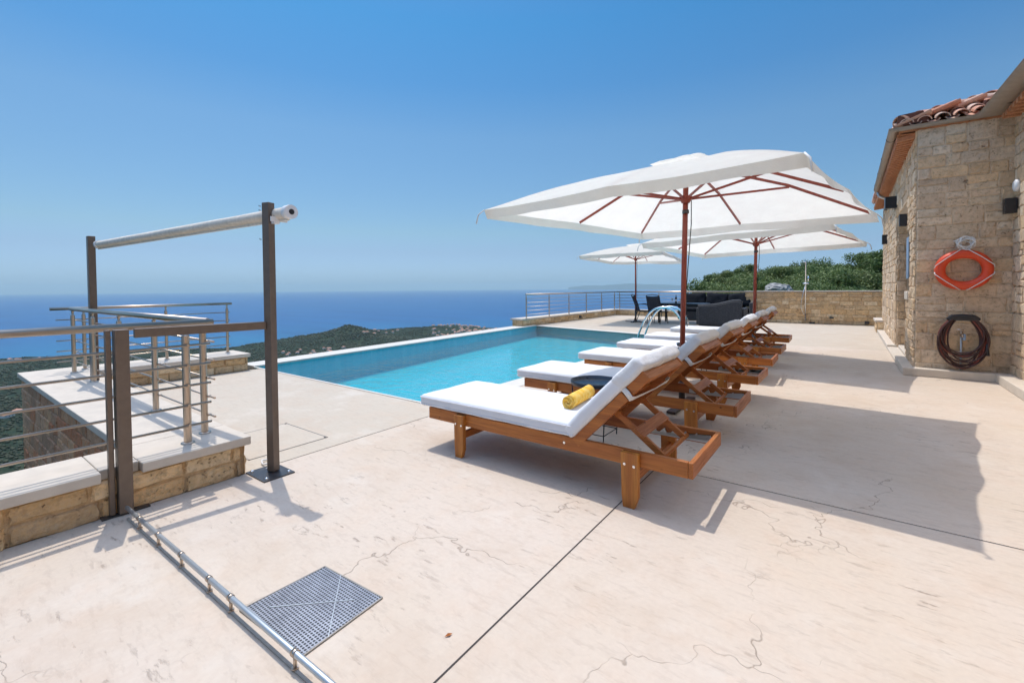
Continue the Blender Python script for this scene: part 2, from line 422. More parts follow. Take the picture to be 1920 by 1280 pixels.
STONE_COLS = [(.52, .40, .26), (.57, .46, .32), (.48, .36, .235), (.58, .48, .35), (.55, .40, .24), (.62, .54, .42), (.47, .37, .26), (.56, .42, .26)]
HOUSE_COLS = [(.53, .42, .31), (.56, .46, .34), (.50, .39, .28), (.58, .48, .37), (.55, .41, .27), (.60, .51, .40), (.50, .40, .30), (.57, .43, .28)]
def stone_face(mb, O, U, N, W, H, seed, rows=(.13, .24), wid=(.2, .5), prot=.014, gap=.011, V=(0, 0, 1), mortar=(.44, .34, .23), jit=1., cols=None, fine=True):
    rng = random.Random(seed); O = Vector(O); U = Vector(U); N = Vector(N); V = Vector(V)
    mb.col = mortar
    q = [O, O + U * W, O + U * W + V * H, O + V * H]
    mb.add(q, [(0, 1, 2, 3)] if U.cross(V).dot(N) > 0 else [(3, 2, 1, 0)])
    hs = []; z = 0
    while z < H - .06:
        h = rng.uniform(*rows)
        if H - z - h < rows[0] * .6: h = H - z
        hs.append((z, h)); z += h
    for (z, h) in hs:
        x = -rng.uniform(0, wid[0] * .8)
        while x < W:
            w_ = rng.uniform(*wid); xa = max(x, 0); xb = min(x + w_, W); x += w_
            if xb - xa < .03: continue
            subs = [(z, h)]
            if h > rows[0] * 1.35 and rng.random() < .28: k = rng.uniform(.4, .6); subs = [(z, h * k), (z + h * k, h * (1 - k))]
            for (za, hh) in subs:
                c = rng.choice(cols or STONE_COLS); k = rng.uniform(.88, 1.10); mb.col = tuple(a * k for a in c)
                g = gap / 2; nx, nz = (9, 7) if fine else (5, 4); P = prot * rng.uniform(.6, 1.25)
                tl = rng.uniform(-.12, .12)
                pts = []; fs = []
                for j in range(nz):
                    for i in range(nx):
                        fx = i / (nx - 1); fz = j / (nz - 1)
                        edge = i in (0, nx - 1) or j in (0, nz - 1)
                        # squash the outer ring a little inside, ring 1 is the arris
                        ax_ = min(.12, .010 / (xb - xa)); az_ = min(.16, .010 / hh); fx2 = {0: 0, 1: ax_, nx - 2: 1 - ax_, nx - 1: 1}.get(i, fx); fz2 = {0: 0, 1: az_, nz - 2: 1 - az_, nz - 1: 1}.get(j, fz)
                        px_ = xa + g + (xb - xa - 2 * g) * fx2; pz = za + g + (hh - 2 * g) * fz2
                        jt = (.22 if fine else .5) * gap * jit
                        px_ += rng.uniform(-jt, jt) * 1.9; pz += rng.uniform(-jt, jt) * 1.9 + tl * (px_ - (xa + xb) / 2) * .12
                        sx_ = O.x * 3 + O.y * 5 + px_ * 1.; nn_ = mn.noise(Vector((sx_ * 14, pz * 14, seed))) + .7 * mn.noise(Vector((sx_ * 37, pz * 37, seed + 3)))
                        d = 0 if edge else P * (1 + .55 * nn_ * (1 if fine else .5)) * rng.uniform(.88, 1.1)
                        px_ = min(max(px_, 0.002), W - .002); pz = min(max(pz, .002), H - .002)
                        pts.append(O + U * px_ + V * pz + N * (d + .001))
                for j in range(nz - 1):
                    for i in range(nx - 1):
                        f = (j * nx + i, j * nx + i + 1, (j + 1) * nx + i + 1, (j + 1) * nx + i)
                        fs.append(f if U.cross(V).dot(N) > 0 else f[::-1])
                mb.add(pts, fs, False)
X = (1, 0, 0); Y = (0, 1, 0); Z = (0, 0, 1); nX = (-1, 0, 0); nY = (0, -1, 0)

# ------------------------------------------------------------------ sea, land, hill, island, haze
SEA = -260.
mb = MB(); R0 = 65000
ring = [(R0 * math.cos(2 * PI * k / 64), R0 * math.sin(2 * PI * k / 64), SEA) for k in range(64)]
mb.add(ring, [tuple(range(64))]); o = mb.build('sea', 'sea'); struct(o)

RC = [(-180, 2300), (-120, 2500), (-95, 2750), (-85.2, 2682), (-82, 2596), (-78.5, 2602), (-73.2, 2500), (-68.6, 2415), (-65.1, 2606), (-61.9, 2746), (-59.6, 2850), (-56.7, 2950), (-53.7, 3000), (-49.9, 3100), (-42.7, 3120), (-38, 2900), (-36.3, 2750), (-33, 2500), (-20, 2300), (0, 2500), (60, 5000), (120, 5000), (180, 2300)]
def coast(az): return float(np.interp(az, [a for a, _ in RC], [r for _, r in RC])) * (1 + .012 * mn.noise(Vector((az * .7, 3, 0))) + .006 * mn.noise(Vector((az * 3, 9, 0))))
def sstep(a, b, x): t = max(0, min(1, (x - a) / (b - a))); return t * t * (3 - 2 * t)
def height(r, az, rc):
    # valley side below the terrace
    z = np.interp(r, [0, 12, 30, 120, 450, 900, 1500, rc * .93, rc, rc + 30], [-3.2, -3.6, -9, -60, -196, -237, -249, -254, -259.5, -275])
    x, y = r * math.sin(math.radians(az)), r * math.cos(math.radians(az))
    if r > 450:
        k = sstep(450, 900, r) * (1 - sstep(rc * .95, rc, r))
        z += k * (7 * mn.noise(Vector((x * .004, y * .004, 0))) + 3 * mn.noise(Vector((x * .013, y * .013, 4))))
        for (a0, r0, hh, sa, sr) in ((-56.5, 2500, 52, 2.5, 240), (-53.5, 2560, 18, 3., 250), (-60.5, 2500, 14, 3.5, 220), (-47, 2850, 14, 4, 180), (-43.5, 2900, 9, 3, 180), (-66, 2300, 5, 3, 120)):
            z += (1 - sstep(rc * .97, rc, r)) * hh * math.exp(-((az - a0) / sa) ** 2 - ((r - r0) / sr) ** 2) * (1 + .25 * mn.noise(Vector((x * .012, y * .012, 7))))
    # hill rising behind the back wall and the house
    k = sstep(-17.5, -13.5, az) * (1 - sstep(100, 150, az))
    if k > 0:
        prof = np.interp(az, [-16, -12, -10.6, -3.6, 0, 3, 20], [-1.6, -.3, .3, .7, 1.3, 1.5, 3.])
        hz = np.interp(r, [0, 20, 28, 70, 110, 400, 2500], [-1.4, -1.2, -1.0, prof, prof + 2.0, prof + 8, -150])
        z = z * (1 - k) + hz * k
    return z
azs = list(np.arange(-180, -95, 5)) + list(np.arange(-95, 12, .5)) + list(np.arange(12, 180.01, 6))
rs = [6, 12, 18, 24, 30, 38, 46, 56, 70, 90, 120, 160, 220, 300, 400, 500, 600, 700, 780] + list(np.linspace(850, 2200, 46))
mb = MB(); vs = []; fs = []; nr = len(rs) + 26
for az in azs:
    rc = coast(az); rr = rs + list(np.linspace(2220, rc, 25)) + [rc + 40]
    for r in rr: vs.append((r * math.sin(math.radians(az)), r * math.cos(math.radians(az)), float(height(r, az, rc))))
for i in range(len(azs) - 1):
    for j in range(nr - 1):
        fs.append((i * nr + j, (i + 1) * nr + j, (i + 1) * nr + j + 1, i * nr + j + 1)[::-1])
vs.append((0, 0, -3.2)); c0 = len(vs) - 1
for i in range(len(azs) - 1): fs.append((i * nr, (i + 1) * nr, c0))
mb.add(vs, fs, True); o = mb.build('terrain', 'land'); struct(o)

# far scrub woodland: many small crowns, one mass
rng = random.Random(4); mb = MB()
ico = bmesh.new(); bmesh.ops.create_icosphere(ico, subdivisions=1, radius=1); iv = [v.co.copy() for v in ico.verts]; ifc = [tuple(v.index for v in f.verts) for f in ico.faces]; ico.free()
cnt = 0
while cnt < 26000:
    az = rng.uniform(-90, -35); r = 800 * (3300 / 800) ** rng.random(); rc = coast(az)
    if r > rc * .992: continue
    x, y = r * math.sin(math.radians(az)), r * math.cos(math.radians(az))
    dn = mn.noise(Vector((x * .006, y * .006, 2))) + .5 * mn.noise(Vector((x * .02, y * .02, 5)))
    hump = math.exp(-((az + 56.5) / 3.2) ** 2 - ((r - 2500) / 300) ** 2)
    if dn + hump < rng.uniform(-.55, .25): continue
    if abs(az + 42.4) < 3.6 and r > 2350 and rng.random() < .86: continue
    z = float(height(r, az, rc)); s = rng.uniform(1.6, 4.2) * (1 + .4 * hump) * (.75 if r < 1300 else 1.)
    vs = [(x + v.x * s * rng.uniform(.75, 1.25), y + v.y * s * rng.uniform(.75, 1.25), z + s * .45 + v.z * s * .8 * rng.uniform(.7, 1.3)) for v in iv]
    mb.add(vs, ifc, False); cnt += 1
o = mb.build('far_woodland', 'wood_far'); tag(o, 'dark green scrub and olive woodland covering the coastal plain far below', 'woodland', kind='stuff')

# island
mb = MB(); vs = []; fs = []; n = 90
for i in range(n + 1):
    t = i / n; az = -29.5 + 15 * t; D = 47000
    h = 420 * math.sin(PI * t) ** .8 * (.75 + .35 * mn.noise(Vector((t * 5, 1, 0))) + .15 * mn.noise(Vector((t * 17, 4, 0))))
    for (dr, hh) in ((0, SEA - 5), (1500, SEA + (h + 250) * .7), (3000, SEA + (h + 250)), (7000, SEA - 5)):
        r = D + dr; vs.append((r * math.sin(math.radians(az)), r * math.cos(math.radians(az)), max(hh, SEA - 5)))
for i in range(n):
    for j in range(3): fs.append((i * 4 + j, (i + 1) * 4 + j, (i + 1) * 4 + j + 1, i * 4 + j + 1)[::-1])
mb.add(vs, fs, True); o = mb.build('island', 'land'); tag(o, kind='structure')

def mk_haze():
    m = bpy.data.materials.new('haze_air'); m.use_nodes = True; t = m.node_tree; t.nodes.clear()
    v = t.nodes.new('ShaderNodeVolumePrincipled'); v.inputs['Color'].default_value = (.68, .92, 1., 1)
    v.inputs['Density'].default_value = 2.7e-5; v.inputs['Anisotropy'].default_value = .0
    ot = t.nodes.new('ShaderNodeOutputMaterial'); t.links.new(v.outputs[0], ot.inputs['Volume']); return m
MT['haze'] = mk_haze()
mb = MB(); mb.box(-66000, 66000, -66000, 66000, SEA - 20, 560); o = mb.build('haze', 'haze'); tag(o, 'pale sea haze in the air', 'haze', kind='stuff')

# far houses
def far_house(sx, sy, h):
    r = bpy.data.objects.new('house', None); C.objects.link(r)
    mb = MB(); mb.box(-sx / 2, sx / 2, -sy / 2, sy / 2, -3, h); mb.build('wall', 'plaster', r)
    mb = MB(); e = .7; ov = sy * .30
    mb.add([(-sx / 2 - e, -sy / 2 - e, h), (sx / 2 + e, -sy / 2 - e, h), (sx / 2 + e, sy / 2 + e, h), (-sx / 2 - e, sy / 2 + e, h), (-sx / 2 + ov, 0, h + sy * .27), (sx / 2 - ov, 0, h + sy * .27)],
           [(0, 1, 5, 4), (2, 3, 4, 5), (1, 2, 5), (3, 0, 4), (3, 2, 1, 0)]); mb.build('roof', 'farroof', r)
    mb = MB()
    for k in (-.3, 0, .3): mb.box(sx * k - .6, sx * k + .6, -sy / 2 - .05, sy / 2 + .05, h * .35, h * .65)
    mb.build('window', 'glassdark', r)
    return r
protos = [far_house(13, 10, 6), far_house(18, 11, 5), far_house(10, 9, 7)]
rng = random.Random(11); first = [True] * 3
def put_house(az, r, k, label, group):
    global first
    o = protos[k] if first[k] else copy_tree(protos[k]); first[k] = False
    o.location = (r * math.sin(math.radians(az)), r * math.cos(math.radians(az)), float(height(r, az, coast(az))) + .5)
    o.rotation_euler = (0, 0, rng.uniform(0, PI)); tag(o, label, 'house', group)
for i in range(120):
    az = rng.gauss(-42.6, 2.1); az = max(-46.5, min(-38.3, az)); r = rng.uniform(2350, coast(az) * .985)
    put_house(az, r, rng.randrange(3), 'small tile roofed house in the dense village at the headland tip', 'houses of the headland village')
for i in range(16):
    put_house(rng.uniform(-64.5, -57), rng.uniform(1880, 2080), rng.randrange(3), 'small pale house scattered on the plain below the wooded knoll', 'houses on the plain below the knoll')
for i in range(9):
    put_house(rng.uniform(-55, -49.5), rng.uniform(2300, 2700), rng.randrange(3), 'small house on the green ridge between the knoll and the village', 'houses on the green ridge')
for i in range(14):
    put_house(rng.uniform(-85, -77.5), rng.uniform(2380, 2550), rng.randrange(3), 'small pale house close to the shore at the left edge', 'houses along the left shore')
for i in range(8):
    put_house(rng.uniform(-83, -68), rng.uniform(1700, 2200), rng.randrange(3), 'small house among the trees seen through the left railing', 'houses seen through the left railing')
for (az, r) in ((-84.9, 1330), (-84.2, 1370), (-80.8, 1420)):
    put_house(az, r, 1, 'larger orange roofed house among trees at the left edge', 'orange roofed houses at the left edge')

# trees on the hill behind the back wall
def make_tree(seed, R, H, nl):
    rng = random.Random(seed); r = bpy.data.objects.new('evergreen_tree', None); C.objects.link(r)
    tr = MB(); pts = [(0, 0, -1.), (.06, .04, H * .25), (.12, -.05, H * .5), (.05, .02, H * .7)]; tr.tube(pts, [.16, .13, .09, .04], 7)
    cl = []
    for k in range(11):
        a = rng.uniform(0, 2 * PI); q = R * math.sqrt(rng.random()) * .72; zc = H * rng.uniform(.32, .86) - q * .25
        cl.append((q * math.cos(a), q * math.sin(a), zc, R * rng.uniform(.26, .46)))
        tr.tube([(.08, 0, H * rng.uniform(.25, .5)), (q * math.cos(a) * .6, q * math.sin(a) * .6, zc * .8), (q * math.cos(a), q * math.sin(a), zc)], [.06, .04, .015], 5)
    tr.build('trunk', 'bark', r)
    cr = MB()
    for i in range(nl):
        cx, cy, cz, cr_ = rng.choice(cl)
        d = Vector((rng.gauss(0, 1), rng.gauss(0, 1), rng.gauss(0, 1) * .8 + .15)).normalized() * cr_ * rng.uniform(.55, 1.12) * (1 + .3 * mn.noise(Vector((cx * 3 + i * .001, cy * 3, seed))))
        p = Vector((cx, cy, cz)) + d; s = rng.uniform(.05, .12)
        n_ = (d.normalized() + Vector((rng.gauss(0, .5), rng.gauss(0, .5), rng.gauss(0, .5)))).normalized()
        u = n_.cross(Vector((rng.random(), rng.random(), rng.random()))).normalized(); v = n_.cross(u)
        cr.add([p - u * s, p - v * s * .6, p + u * s, p + v * s * .6], [(0, 1, 2, 3)])
    cr.build('crown', 'leaf', r)
    return r
tp = [make_tree(1, 1.7, 3.4, 3400), make_tree(2, 2.2, 3.0, 4200), make_tree(3, 1.4, 4.3, 3200), make_tree(5, 1.9, 2.3, 3200)]
tlabel = ['rounded dark evergreen tree on the hillside behind the stone wall', 'broad spreading evergreen on the hillside behind the stone wall', 'tall upright evergreen rising from the hillside scrub', 'low bushy evergreen shrub on the hillside behind the stone wall']
rng = random.Random(21); pl = []; tries = 0; used = [False] * 4
while len(pl) < 210 and tries < 9000:
    tries += 1
    az = rng.uniform(-15.8, 6.5); r = 27 + 68 * rng.random() ** .8
    if az > 4 and r < 45: continue
    x, y = r * math.sin(math.radians(az)), r * math.cos(math.radians(az))
    if any((x - a) ** 2 + (y - b) ** 2 < 1.7 ** 2 for a, b in pl): continue
    pl.append((x, y)); k = rng.choice([0, 1, 2, 3, 3, 1])
    s = rng.uniform(.75, 1.2) * (1 if r > 45 else .72); s *= min(1, .55 + (az + 16) * .12)
    if k == 2 and r < 45: k = 3
    o = tp[k] if not used[k] else copy_tree(tp[k]); used[k] = True
    o.location = (x, y, float(height(r, az, 2500)) - .25); o.rotation_euler = (0, 0, rng.uniform(0, 6)); o.scale = (s, s, s * rng.uniform(.85, 1.1))
    tag(o, tlabel[k], 'tree', 'evergreens on the hillside')
# grey boulders
def boulder(x, y, z, s, seed, label):
    b = bmesh.new(); bmesh.ops.create_icosphere(b, subdivisions=4, radius=1)
    for v in b.verts:
        d = v.co.normalized(); q = 1 + .35 * mn.noise(d * 1.6 + Vector((seed, 0, 0))) + .22 * abs(mn.noise(d * 4 + Vector((0, seed, 0)))) + .1 * mn.noise(d * 11)
        v.co = Vector((d.x * s[0], d.y * s[1], d.z * s[2])) * q
    me = bpy.data.meshes.new('boulder'); b.to_mesh(me); b.free(); me.materials.append(MT['rock'])
    o = bpy.data.objects.new('boulder', me); C.objects.link(o); o.location = (x, y, z); tag(o, label, 'boulder')
boulder(-5.1, 25.6, .05, (.8, .8, .8), 2, 'large rugged grey boulder behind the dark sofa')
boulder(-6.3, 26., -.25, (.7, .7, .6), 6, 'smaller grey boulder left of the large one behind the terrace railing')
boulder(-3.9, 36., .9, (.9, .8, .6), 9, 'pale grey rock outcrop among the shrubs right of the large boulder')

# ------------------------------------------------------------------ deck and pool
PNL, PNR, PFR, PFL = (-8.31, 3.66), (-3.93, 3.65), (-3.93, 12.35), (-8.84, 13.35)
def sheet(name, polys, z, th, mat):
    mb = MB()
    for p in polys:
        n = len(p); vs = [(x, y, z) for x, y in p] + [(x, y, z - th) for x, y in p]
        fs = [tuple(range(n)), tuple(reversed(range(n, 2 * n)))] + [(i, i + n, (i + 1) % n + n, (i + 1) % n) for i in range(n)]
        mb.add(vs, fs)
    o = mb.build(name, mat); struct(o); return o
sheet('deck', [[(-3.55, -9), (13, -9), (13, 3.36), (-3.55, 3.36)][:4]], 0, .3, 'deck')
sheet('deck_by_house', [[(-3.6, 3.372), (13, 3.372), (13, 12.0), (-3.6, 12.0)]], 0, .3, 'deck')
sheet('deck_beside_pool', [[(-8.1, 1.45), (-3.562, 1.45), (-3.562, 3.36), (-8.1, 3.36)], [(-8.1, 3.36), (-3.612, 3.36), (-3.93, 3.65), (-8.1, 3.66)]], 0, .3, 'deck_smooth')
sheet('far_terrace', [[(-3.6, 12.0), (13, 12.0), (13, 21.2), (-9.4, 21.2), (-9.4, 13.45), (-8.84, 13.35), (-3.93, 12.35), (-3.93, 12.0)]], 0, .3, 'deck_smooth')
sheet('pool_edge_paving', [[(-3.93, 3.65), (-3.612, 3.36), (-3.612, 12.0), (-3.93, 12.0)]], 0, .3, 'coping')
# bright thin coping line on near edge, infinity edge, far edge
mb = MB()
mb.add([(-8.36, 3.63, .006), (-3.9, 3.62, .006), (-3.9, 3.66, .006), (-8.31, 3.67, .006)], [(0, 1, 2, 3)])
mb.add([(-3.95, 12.34, .006), (-8.84, 13.34, .006), (-8.86, 13.62, .006), (-3.97, 12.60, .006)], [(3, 2, 1, 0)])
a0, a1, b0, b1 = (-8.33, 3.64), (-8.80, 3.62), (-8.85, 13.4), (-9.42, 13.46)
mb.add([(a1[0], a1[1], .022), (a0[0], a0[1], .022), (b0[0], b0[1], .022), (b1[0], b1[1], .022), (a1[0], a1[1], -2.4), (a0[0], a0[1], -2.4), (b0[0], b0[1], -2.4), (b1[0], b1[1], -2.4)],
       [(0, 1, 2, 3), (0, 3, 7, 4), (1, 5, 6, 2), (0, 4, 5, 1), (2, 6, 7, 3)])
o = mb.build('pool_coping', 'coping'); struct(o)
D = -.57
mb = MB(); q = [PNL, PNR, PFR, PFL]
vs = [(x, y, -.005) for x, y in q] + [(x, y, D if y < 8 else -.37) for x, y in q]
mb.add(vs, [(4, 5, 6, 7), (0, 4, 7, 3), (1, 2, 6, 5), (0, 1, 5, 4), (3, 7, 6, 2)])
# entry steps at the far right corner
mb.box(-4.7, -3.95, 10.9, 12.2, D, -.24)
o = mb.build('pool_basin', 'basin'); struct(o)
mb = MB(); mb.add([(PNL[0] - .012, PNL[1], -.022), (PNR[0], PNR[1], -.022), (PFR[0], PFR[1], -.022), (PFL[0] - .012, PFL[1], -.022)], [(0, 1, 2, 3)])
o = mb.build('pool_water', 'poolwater'); struct(o)
# terrace retaining base (stone side seen below the left parapet is its own wall)
mb = MB(); mb.box(-9.38, 12.9, 13.6, 21.1, -4, -.31); mb.box(-3.9, 12.9, -8.9, 13.59, -4, -.31); mb.box(-8.1, -3.92, 1.5, 3.62, -4, -.31)
o = mb.build('terrace_base', 'cap'); struct(o)
# expansion joints
mb = MB(); jw = .0035
mb.add([(-1.118 - jw, -1.2, .002), (-1.118 + jw, -1.2, .002), (-1.14 + jw, 3.36, .002), (-1.14 - jw, 3.36, .002)], [(0, 1, 2, 3)])
o = mb.build('expansion_joint_line', 'joint'); struct(o)
mb = MB(); mb.add([(-3.6, 3.357, -.004), (13, 3.357, -.004), (13, 3.374, -.004), (-3.6, 3.374, -.004)], [(0, 1, 2, 3)])
mb.add([(-3.566, 1.45, -.004), (-3.546, 1.45, -.004), (-3.546, 3.36, -.004), (-3.566, 3.36, -.004)], [(0, 1, 2, 3)])
mb.add([(-3.616, 3.36, -.006), (-3.596, 3.36, -.006), (-3.596, 12, -.006), (-3.616, 12, -.006)], [(0, 1, 2, 3)])
o = mb.build('expansion_joint', 'joint'); struct(o)

# access hatch in the smooth deck
t = thing('access_hatch', (-4.18, 1.95, 0), 'flush square access hatch outlined in the smooth deck behind the tall post', 'hatch')
mb = MB(); mb.box(-.365, .365, -.33, .33, .0005, .003); mb.build('lid', 'deck_smooth', t)
mb = MB()
for (a, b, c, d) in ((-.375, .375, .333, .341), (-.375, .375, -.341, -.333), (-.375, -.367, -.34, .34), (.367, .375, -.34, .34)): mb.box(a, b, c, d, .001, .0045)
mb.build('rim', 'hatchline', t)
mb = MB()
for sx, sy in ((-1, 1), (1, 1)): mb.lathe([(.0001, .006), (.012, .006), (.014, .002)], (sx * .355, sy * .325, 0), 12)
mb.build('lifting_hole', 'joint', t)

# perforated drain cover
def mk_perf():
    a = NT('perforated_zinc'); p = a.pos()
    fr = a.vmath('FRACTION', a.n('VectorMath', {'operation': 'SCALE'}, i0=p, Scale=1 / .0145).outputs[0])
    d = a.n('VectorMath', {'operation': 'DISTANCE'}, i0=a.n('CombineXYZ', X=a.n('SeparateXYZ', Vector=fr).outputs[0], Y=a.n('SeparateXYZ', Vector=fr).outputs[1], Z=0.).outputs[0], i1=(.5, .5, 0)).outputs['Value']
    hole = a.math('LESS_THAN', d, .36)
    n = a.noise(p, 9, 5, .7); c = a.mix(a.rng(n, .35, .65), (.27, .275, .30), (.40, .41, .44))
    c = a.mix(hole, c, (.012, .012, .014))
    m = a.math('MULTIPLY', a.math('SUBTRACT', 1, hole), .8)
    return a.done(a.pbr(c, .42, m))
MT['perf'] = mk_perf()
A, B_, C_, D_ = (-2.034, 1.196), (-1.624, 1.22), (-1.600, .840), (-2.047, .818)
t = thing('drain_cover', (-1.83, 1.02, 0), 'square perforated grey metal drain cover set in the deck beside the pipe rail', 'drain cover')
ctr = Vector((-1.83, 1.02, 0))
mb = MB(); q = [Vector((*P, .005)) - ctr for P in (D_, C_, B_, A)]
ql = [v - Vector((0, 0, .004)) for v in q]
mb.add(q + ql, [(0, 1, 2, 3), (0, 4, 5, 1), (1, 5, 6, 2), (2, 6, 7, 3), (3, 7, 4, 0)]); mb.build('perforated_plate', 'perf', t)
mb = MB()
for i in range(4): mb.beam(q[i] - Vector((0, 0, .0015)), q[(i + 1) % 4] - Vector((0, 0, .0015)), .006, .006)
mb.build('rim', 'hatchline', t)
mb = MB(); mb.beam(q[0] * .8 + q[2] * .2 + Vector((0, 0, .001)), q[2] * .8 + q[0] * .2 + Vector((0, 0, .001)), .004, .002); mb.beam(q[1] * .7 + q[2] * .3 + Vector((0, 0, .001)), q[3] * .7 + q[2] * .3 + Vector((0, 0, .001)), .003, .002)
mb.build('stiffener', 'galv', t)
# stray leaf
mb = MB(); mb.add([(0, 0, .004), (.018, .006, .008), (.035, 0, .004), (.018, -.007, .006), (.018, 0, .002)], [(0, 4, 1), (1, 4, 2), (2, 4, 3), (3, 4, 0)])
MT['orange_leaf'] = m_simple('dry_leaf', (.45, .16, .04), .8)
o = mb.build('fallen_leaf', 'orange_leaf'); o.location = (-1.245, 1.22, 0); o.rotation_euler = (0, 0, 1.2); tag(o, 'tiny dry orange leaf lying on the deck near the joint line', 'leaf')

# ------------------------------------------------------------------ low stone walls with caps
CZ = .284; CT = .06
t = thing('parapet_wall', (-3.55, 1.47, 0), 'low L shaped stone parapet wall with pale cap at the left foreground', 'low wall')
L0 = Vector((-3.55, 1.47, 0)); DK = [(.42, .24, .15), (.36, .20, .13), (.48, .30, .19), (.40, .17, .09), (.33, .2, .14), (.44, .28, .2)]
def loc(p): return Vector(p) - L0
mb = MB()
mb.col = (.37, .28, .19); mb.box(-.40, -.012, -10.4, 0, -3.5, CZ - CT)      # arm towards the camera
mb.box(-5.05, -.4, -.54, -.012, -3.5, CZ - CT)
stone_face(mb, loc((-3.56, -9, -.01)), Y, X, 10.45, CZ - CT + .008, 3, (.10, .19), (.22, .5), .02, .014)
stone_face(mb, loc((-3.55, 1.47, -.01)), nX, Y, 4.5, CZ - CT + .008, 5, (.10, .19), (.2, .45), .014)
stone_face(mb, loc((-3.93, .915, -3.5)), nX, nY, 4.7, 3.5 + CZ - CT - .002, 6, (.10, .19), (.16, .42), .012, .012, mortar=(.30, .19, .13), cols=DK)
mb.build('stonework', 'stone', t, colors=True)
mb = MB(); rngc = random.Random(8)
ys = [1.5, .72, -.1, -.95, -1.8, -2.7, -3.6, -4.5]
ys = [1.5, .862, .672, -.1, -.95, -1.8, -2.7, -3.6, -4.5, -6, -7.5, -8.9]
for i in range(len(ys) - 1): mb.box(-3.975 - L0.x, (-3.50 if i != 1 else -3.565) - L0.x, ys[i + 1] + .003 - L0.y, ys[i] - .0 - L0.y, CZ - CT, CZ)
xs = [-3.979, -4.9, -5.85, -6.8, -8.095]
for i in range(len(xs) - 1): mb.box(xs[i + 1] + .003 - L0.x, xs[i] - L0.x, .885 - L0.y, 1.5 - L0.y, CZ - CT, CZ)
mb.build('cap_stone', 'cap', t, bevel=.006)
t2 = thing('parapet_wall', (-8.45, 2.2, 0), 'short low stone wall with white cap leading to the pool corner beyond the left railing', 'low wall')
P2_ = Vector((-8.45, 2.2, 0)); mb = MB()
mb.col = (.37, .28, .19); mb.box(-.28, .30, -1.26, 1.26, -3.5, CZ - CT)
stone_face(mb, Vector((-8.14, .93, -.01)) - P2_, Y, X, 2.52, CZ - CT + .008, 13, (.10, .19), (.2, .45), .02)
stone_face(mb, Vector((-8.14, .93, -3.5)) - P2_, nX, nY, .6, 3.5 + CZ - CT - .002, 14, (.12, .2), (.22, .5), .012)
stone_face(mb, Vector((-8.73, 3.46, -.01)) - P2_, X, Y, .58, CZ - CT + .008, 15, (.10, .19), (.2, .45), .014)
mb.build('stonework', 'stone', t2, colors=True)
mb = MB(); mb.box(.36, -.33, -1.315, .1, CZ - CT, CZ); mb.box(.36, -.33, .103, 1.29, CZ - CT, CZ); mb.build('cap_stone', 'cap', t2, bevel=.006)

# ------------------------------------------------------------------ railings
def railing(name, p0, p1, base, posts, label, hh=.836, bars=5, sp=.139, first=.13, ext=(0, 0), rb=.0075, rp=.021, side=1, hr=.021, mats=('steel',)):
    p0 = Vector((*p0, base)); p1 = Vector((*p1, base)); d = (p1 - p0).normalized(); nrm = Vector((-d.y, d.x, 0)) * side
    t = thing(name, p0, label, 'railing')
    L = (p1 - p0).length
    mb = MB(); mb.tube([d * -ext[0] + Vector((0, 0, hh)), d * (L + ext[1]) + Vector((0, 0, hh))], hr, 14); mb.build('handrail', 'steel', t)
    for s in posts:
        mb = MB(); c = d * s
        mb.lathe([(rp, .006), (rp, hh - .085)], c, 14)
        mb.lathe([(rp, hh - .085), (rp * .55, hh - .07), (rp * .5, hh - .045), (rp * .72, hh - .04), (rp * .72, hh - .03), (rp * .4, hh - .026), (rp * .4, hh - .012)], c, 14)
        po = mb.build('post', 'steel', t)
        mb = MB(); mb.lathe([(.0001, .012), (rp * 1.2, .012), (rp * 1.7, .009), (rp * 1.8, 0.001)], c, 16)
        mb.build('foot_collar', 'steel', po)
        mb = MB()
        for k in range(bars):
            z = first + sp * k; mb.tube([c + nrm * .012 + Vector((0, 0, z)), c + nrm * (rp + .022) + Vector((0, 0, z))], .009, 8)
        mb.build('clamp', 'steel', po)
    for k in range(bars):
        z = first + sp * k; mb = MB()
        mb.tube([d * -ext[0] * .8 + nrm * (rp + .014) + Vector((0, 0, z)), d * (L + ext[1] * .8) + nrm * (rp + .014) + Vector((0, 0, z))], rb, 8); mb.build('rail_bar', 'steel', t)
    return t
railing('stainless_railing', (-3.70, 1.17), (-3.70, -3.2), CZ, [0, 1.1, 2.2, 3.3, 4.3], 'stainless steel railing on the cap of the foreground wall running off to the left edge', ext=(.17, .3), side=1, hr=.024, rp=.024, rb=.0085)
railing('stainless_railing', (-3.78, 1.33), (-8.15, 1.33), CZ, [.08, 1.17, 2.26, 3.34, 4.37], 'stainless steel railing between the tall brown posts with its handrail receding towards the sea', ext=(.02, .1), side=-1, hr=.026, rp=.023)
railing('stainless_railing', (-8.40, 1.45), (-8.52, 3.33), CZ, [.03, .98, 1.86], 'short stainless steel railing on the far parapet ending by the pool corner', ext=(.3, .05), side=1)

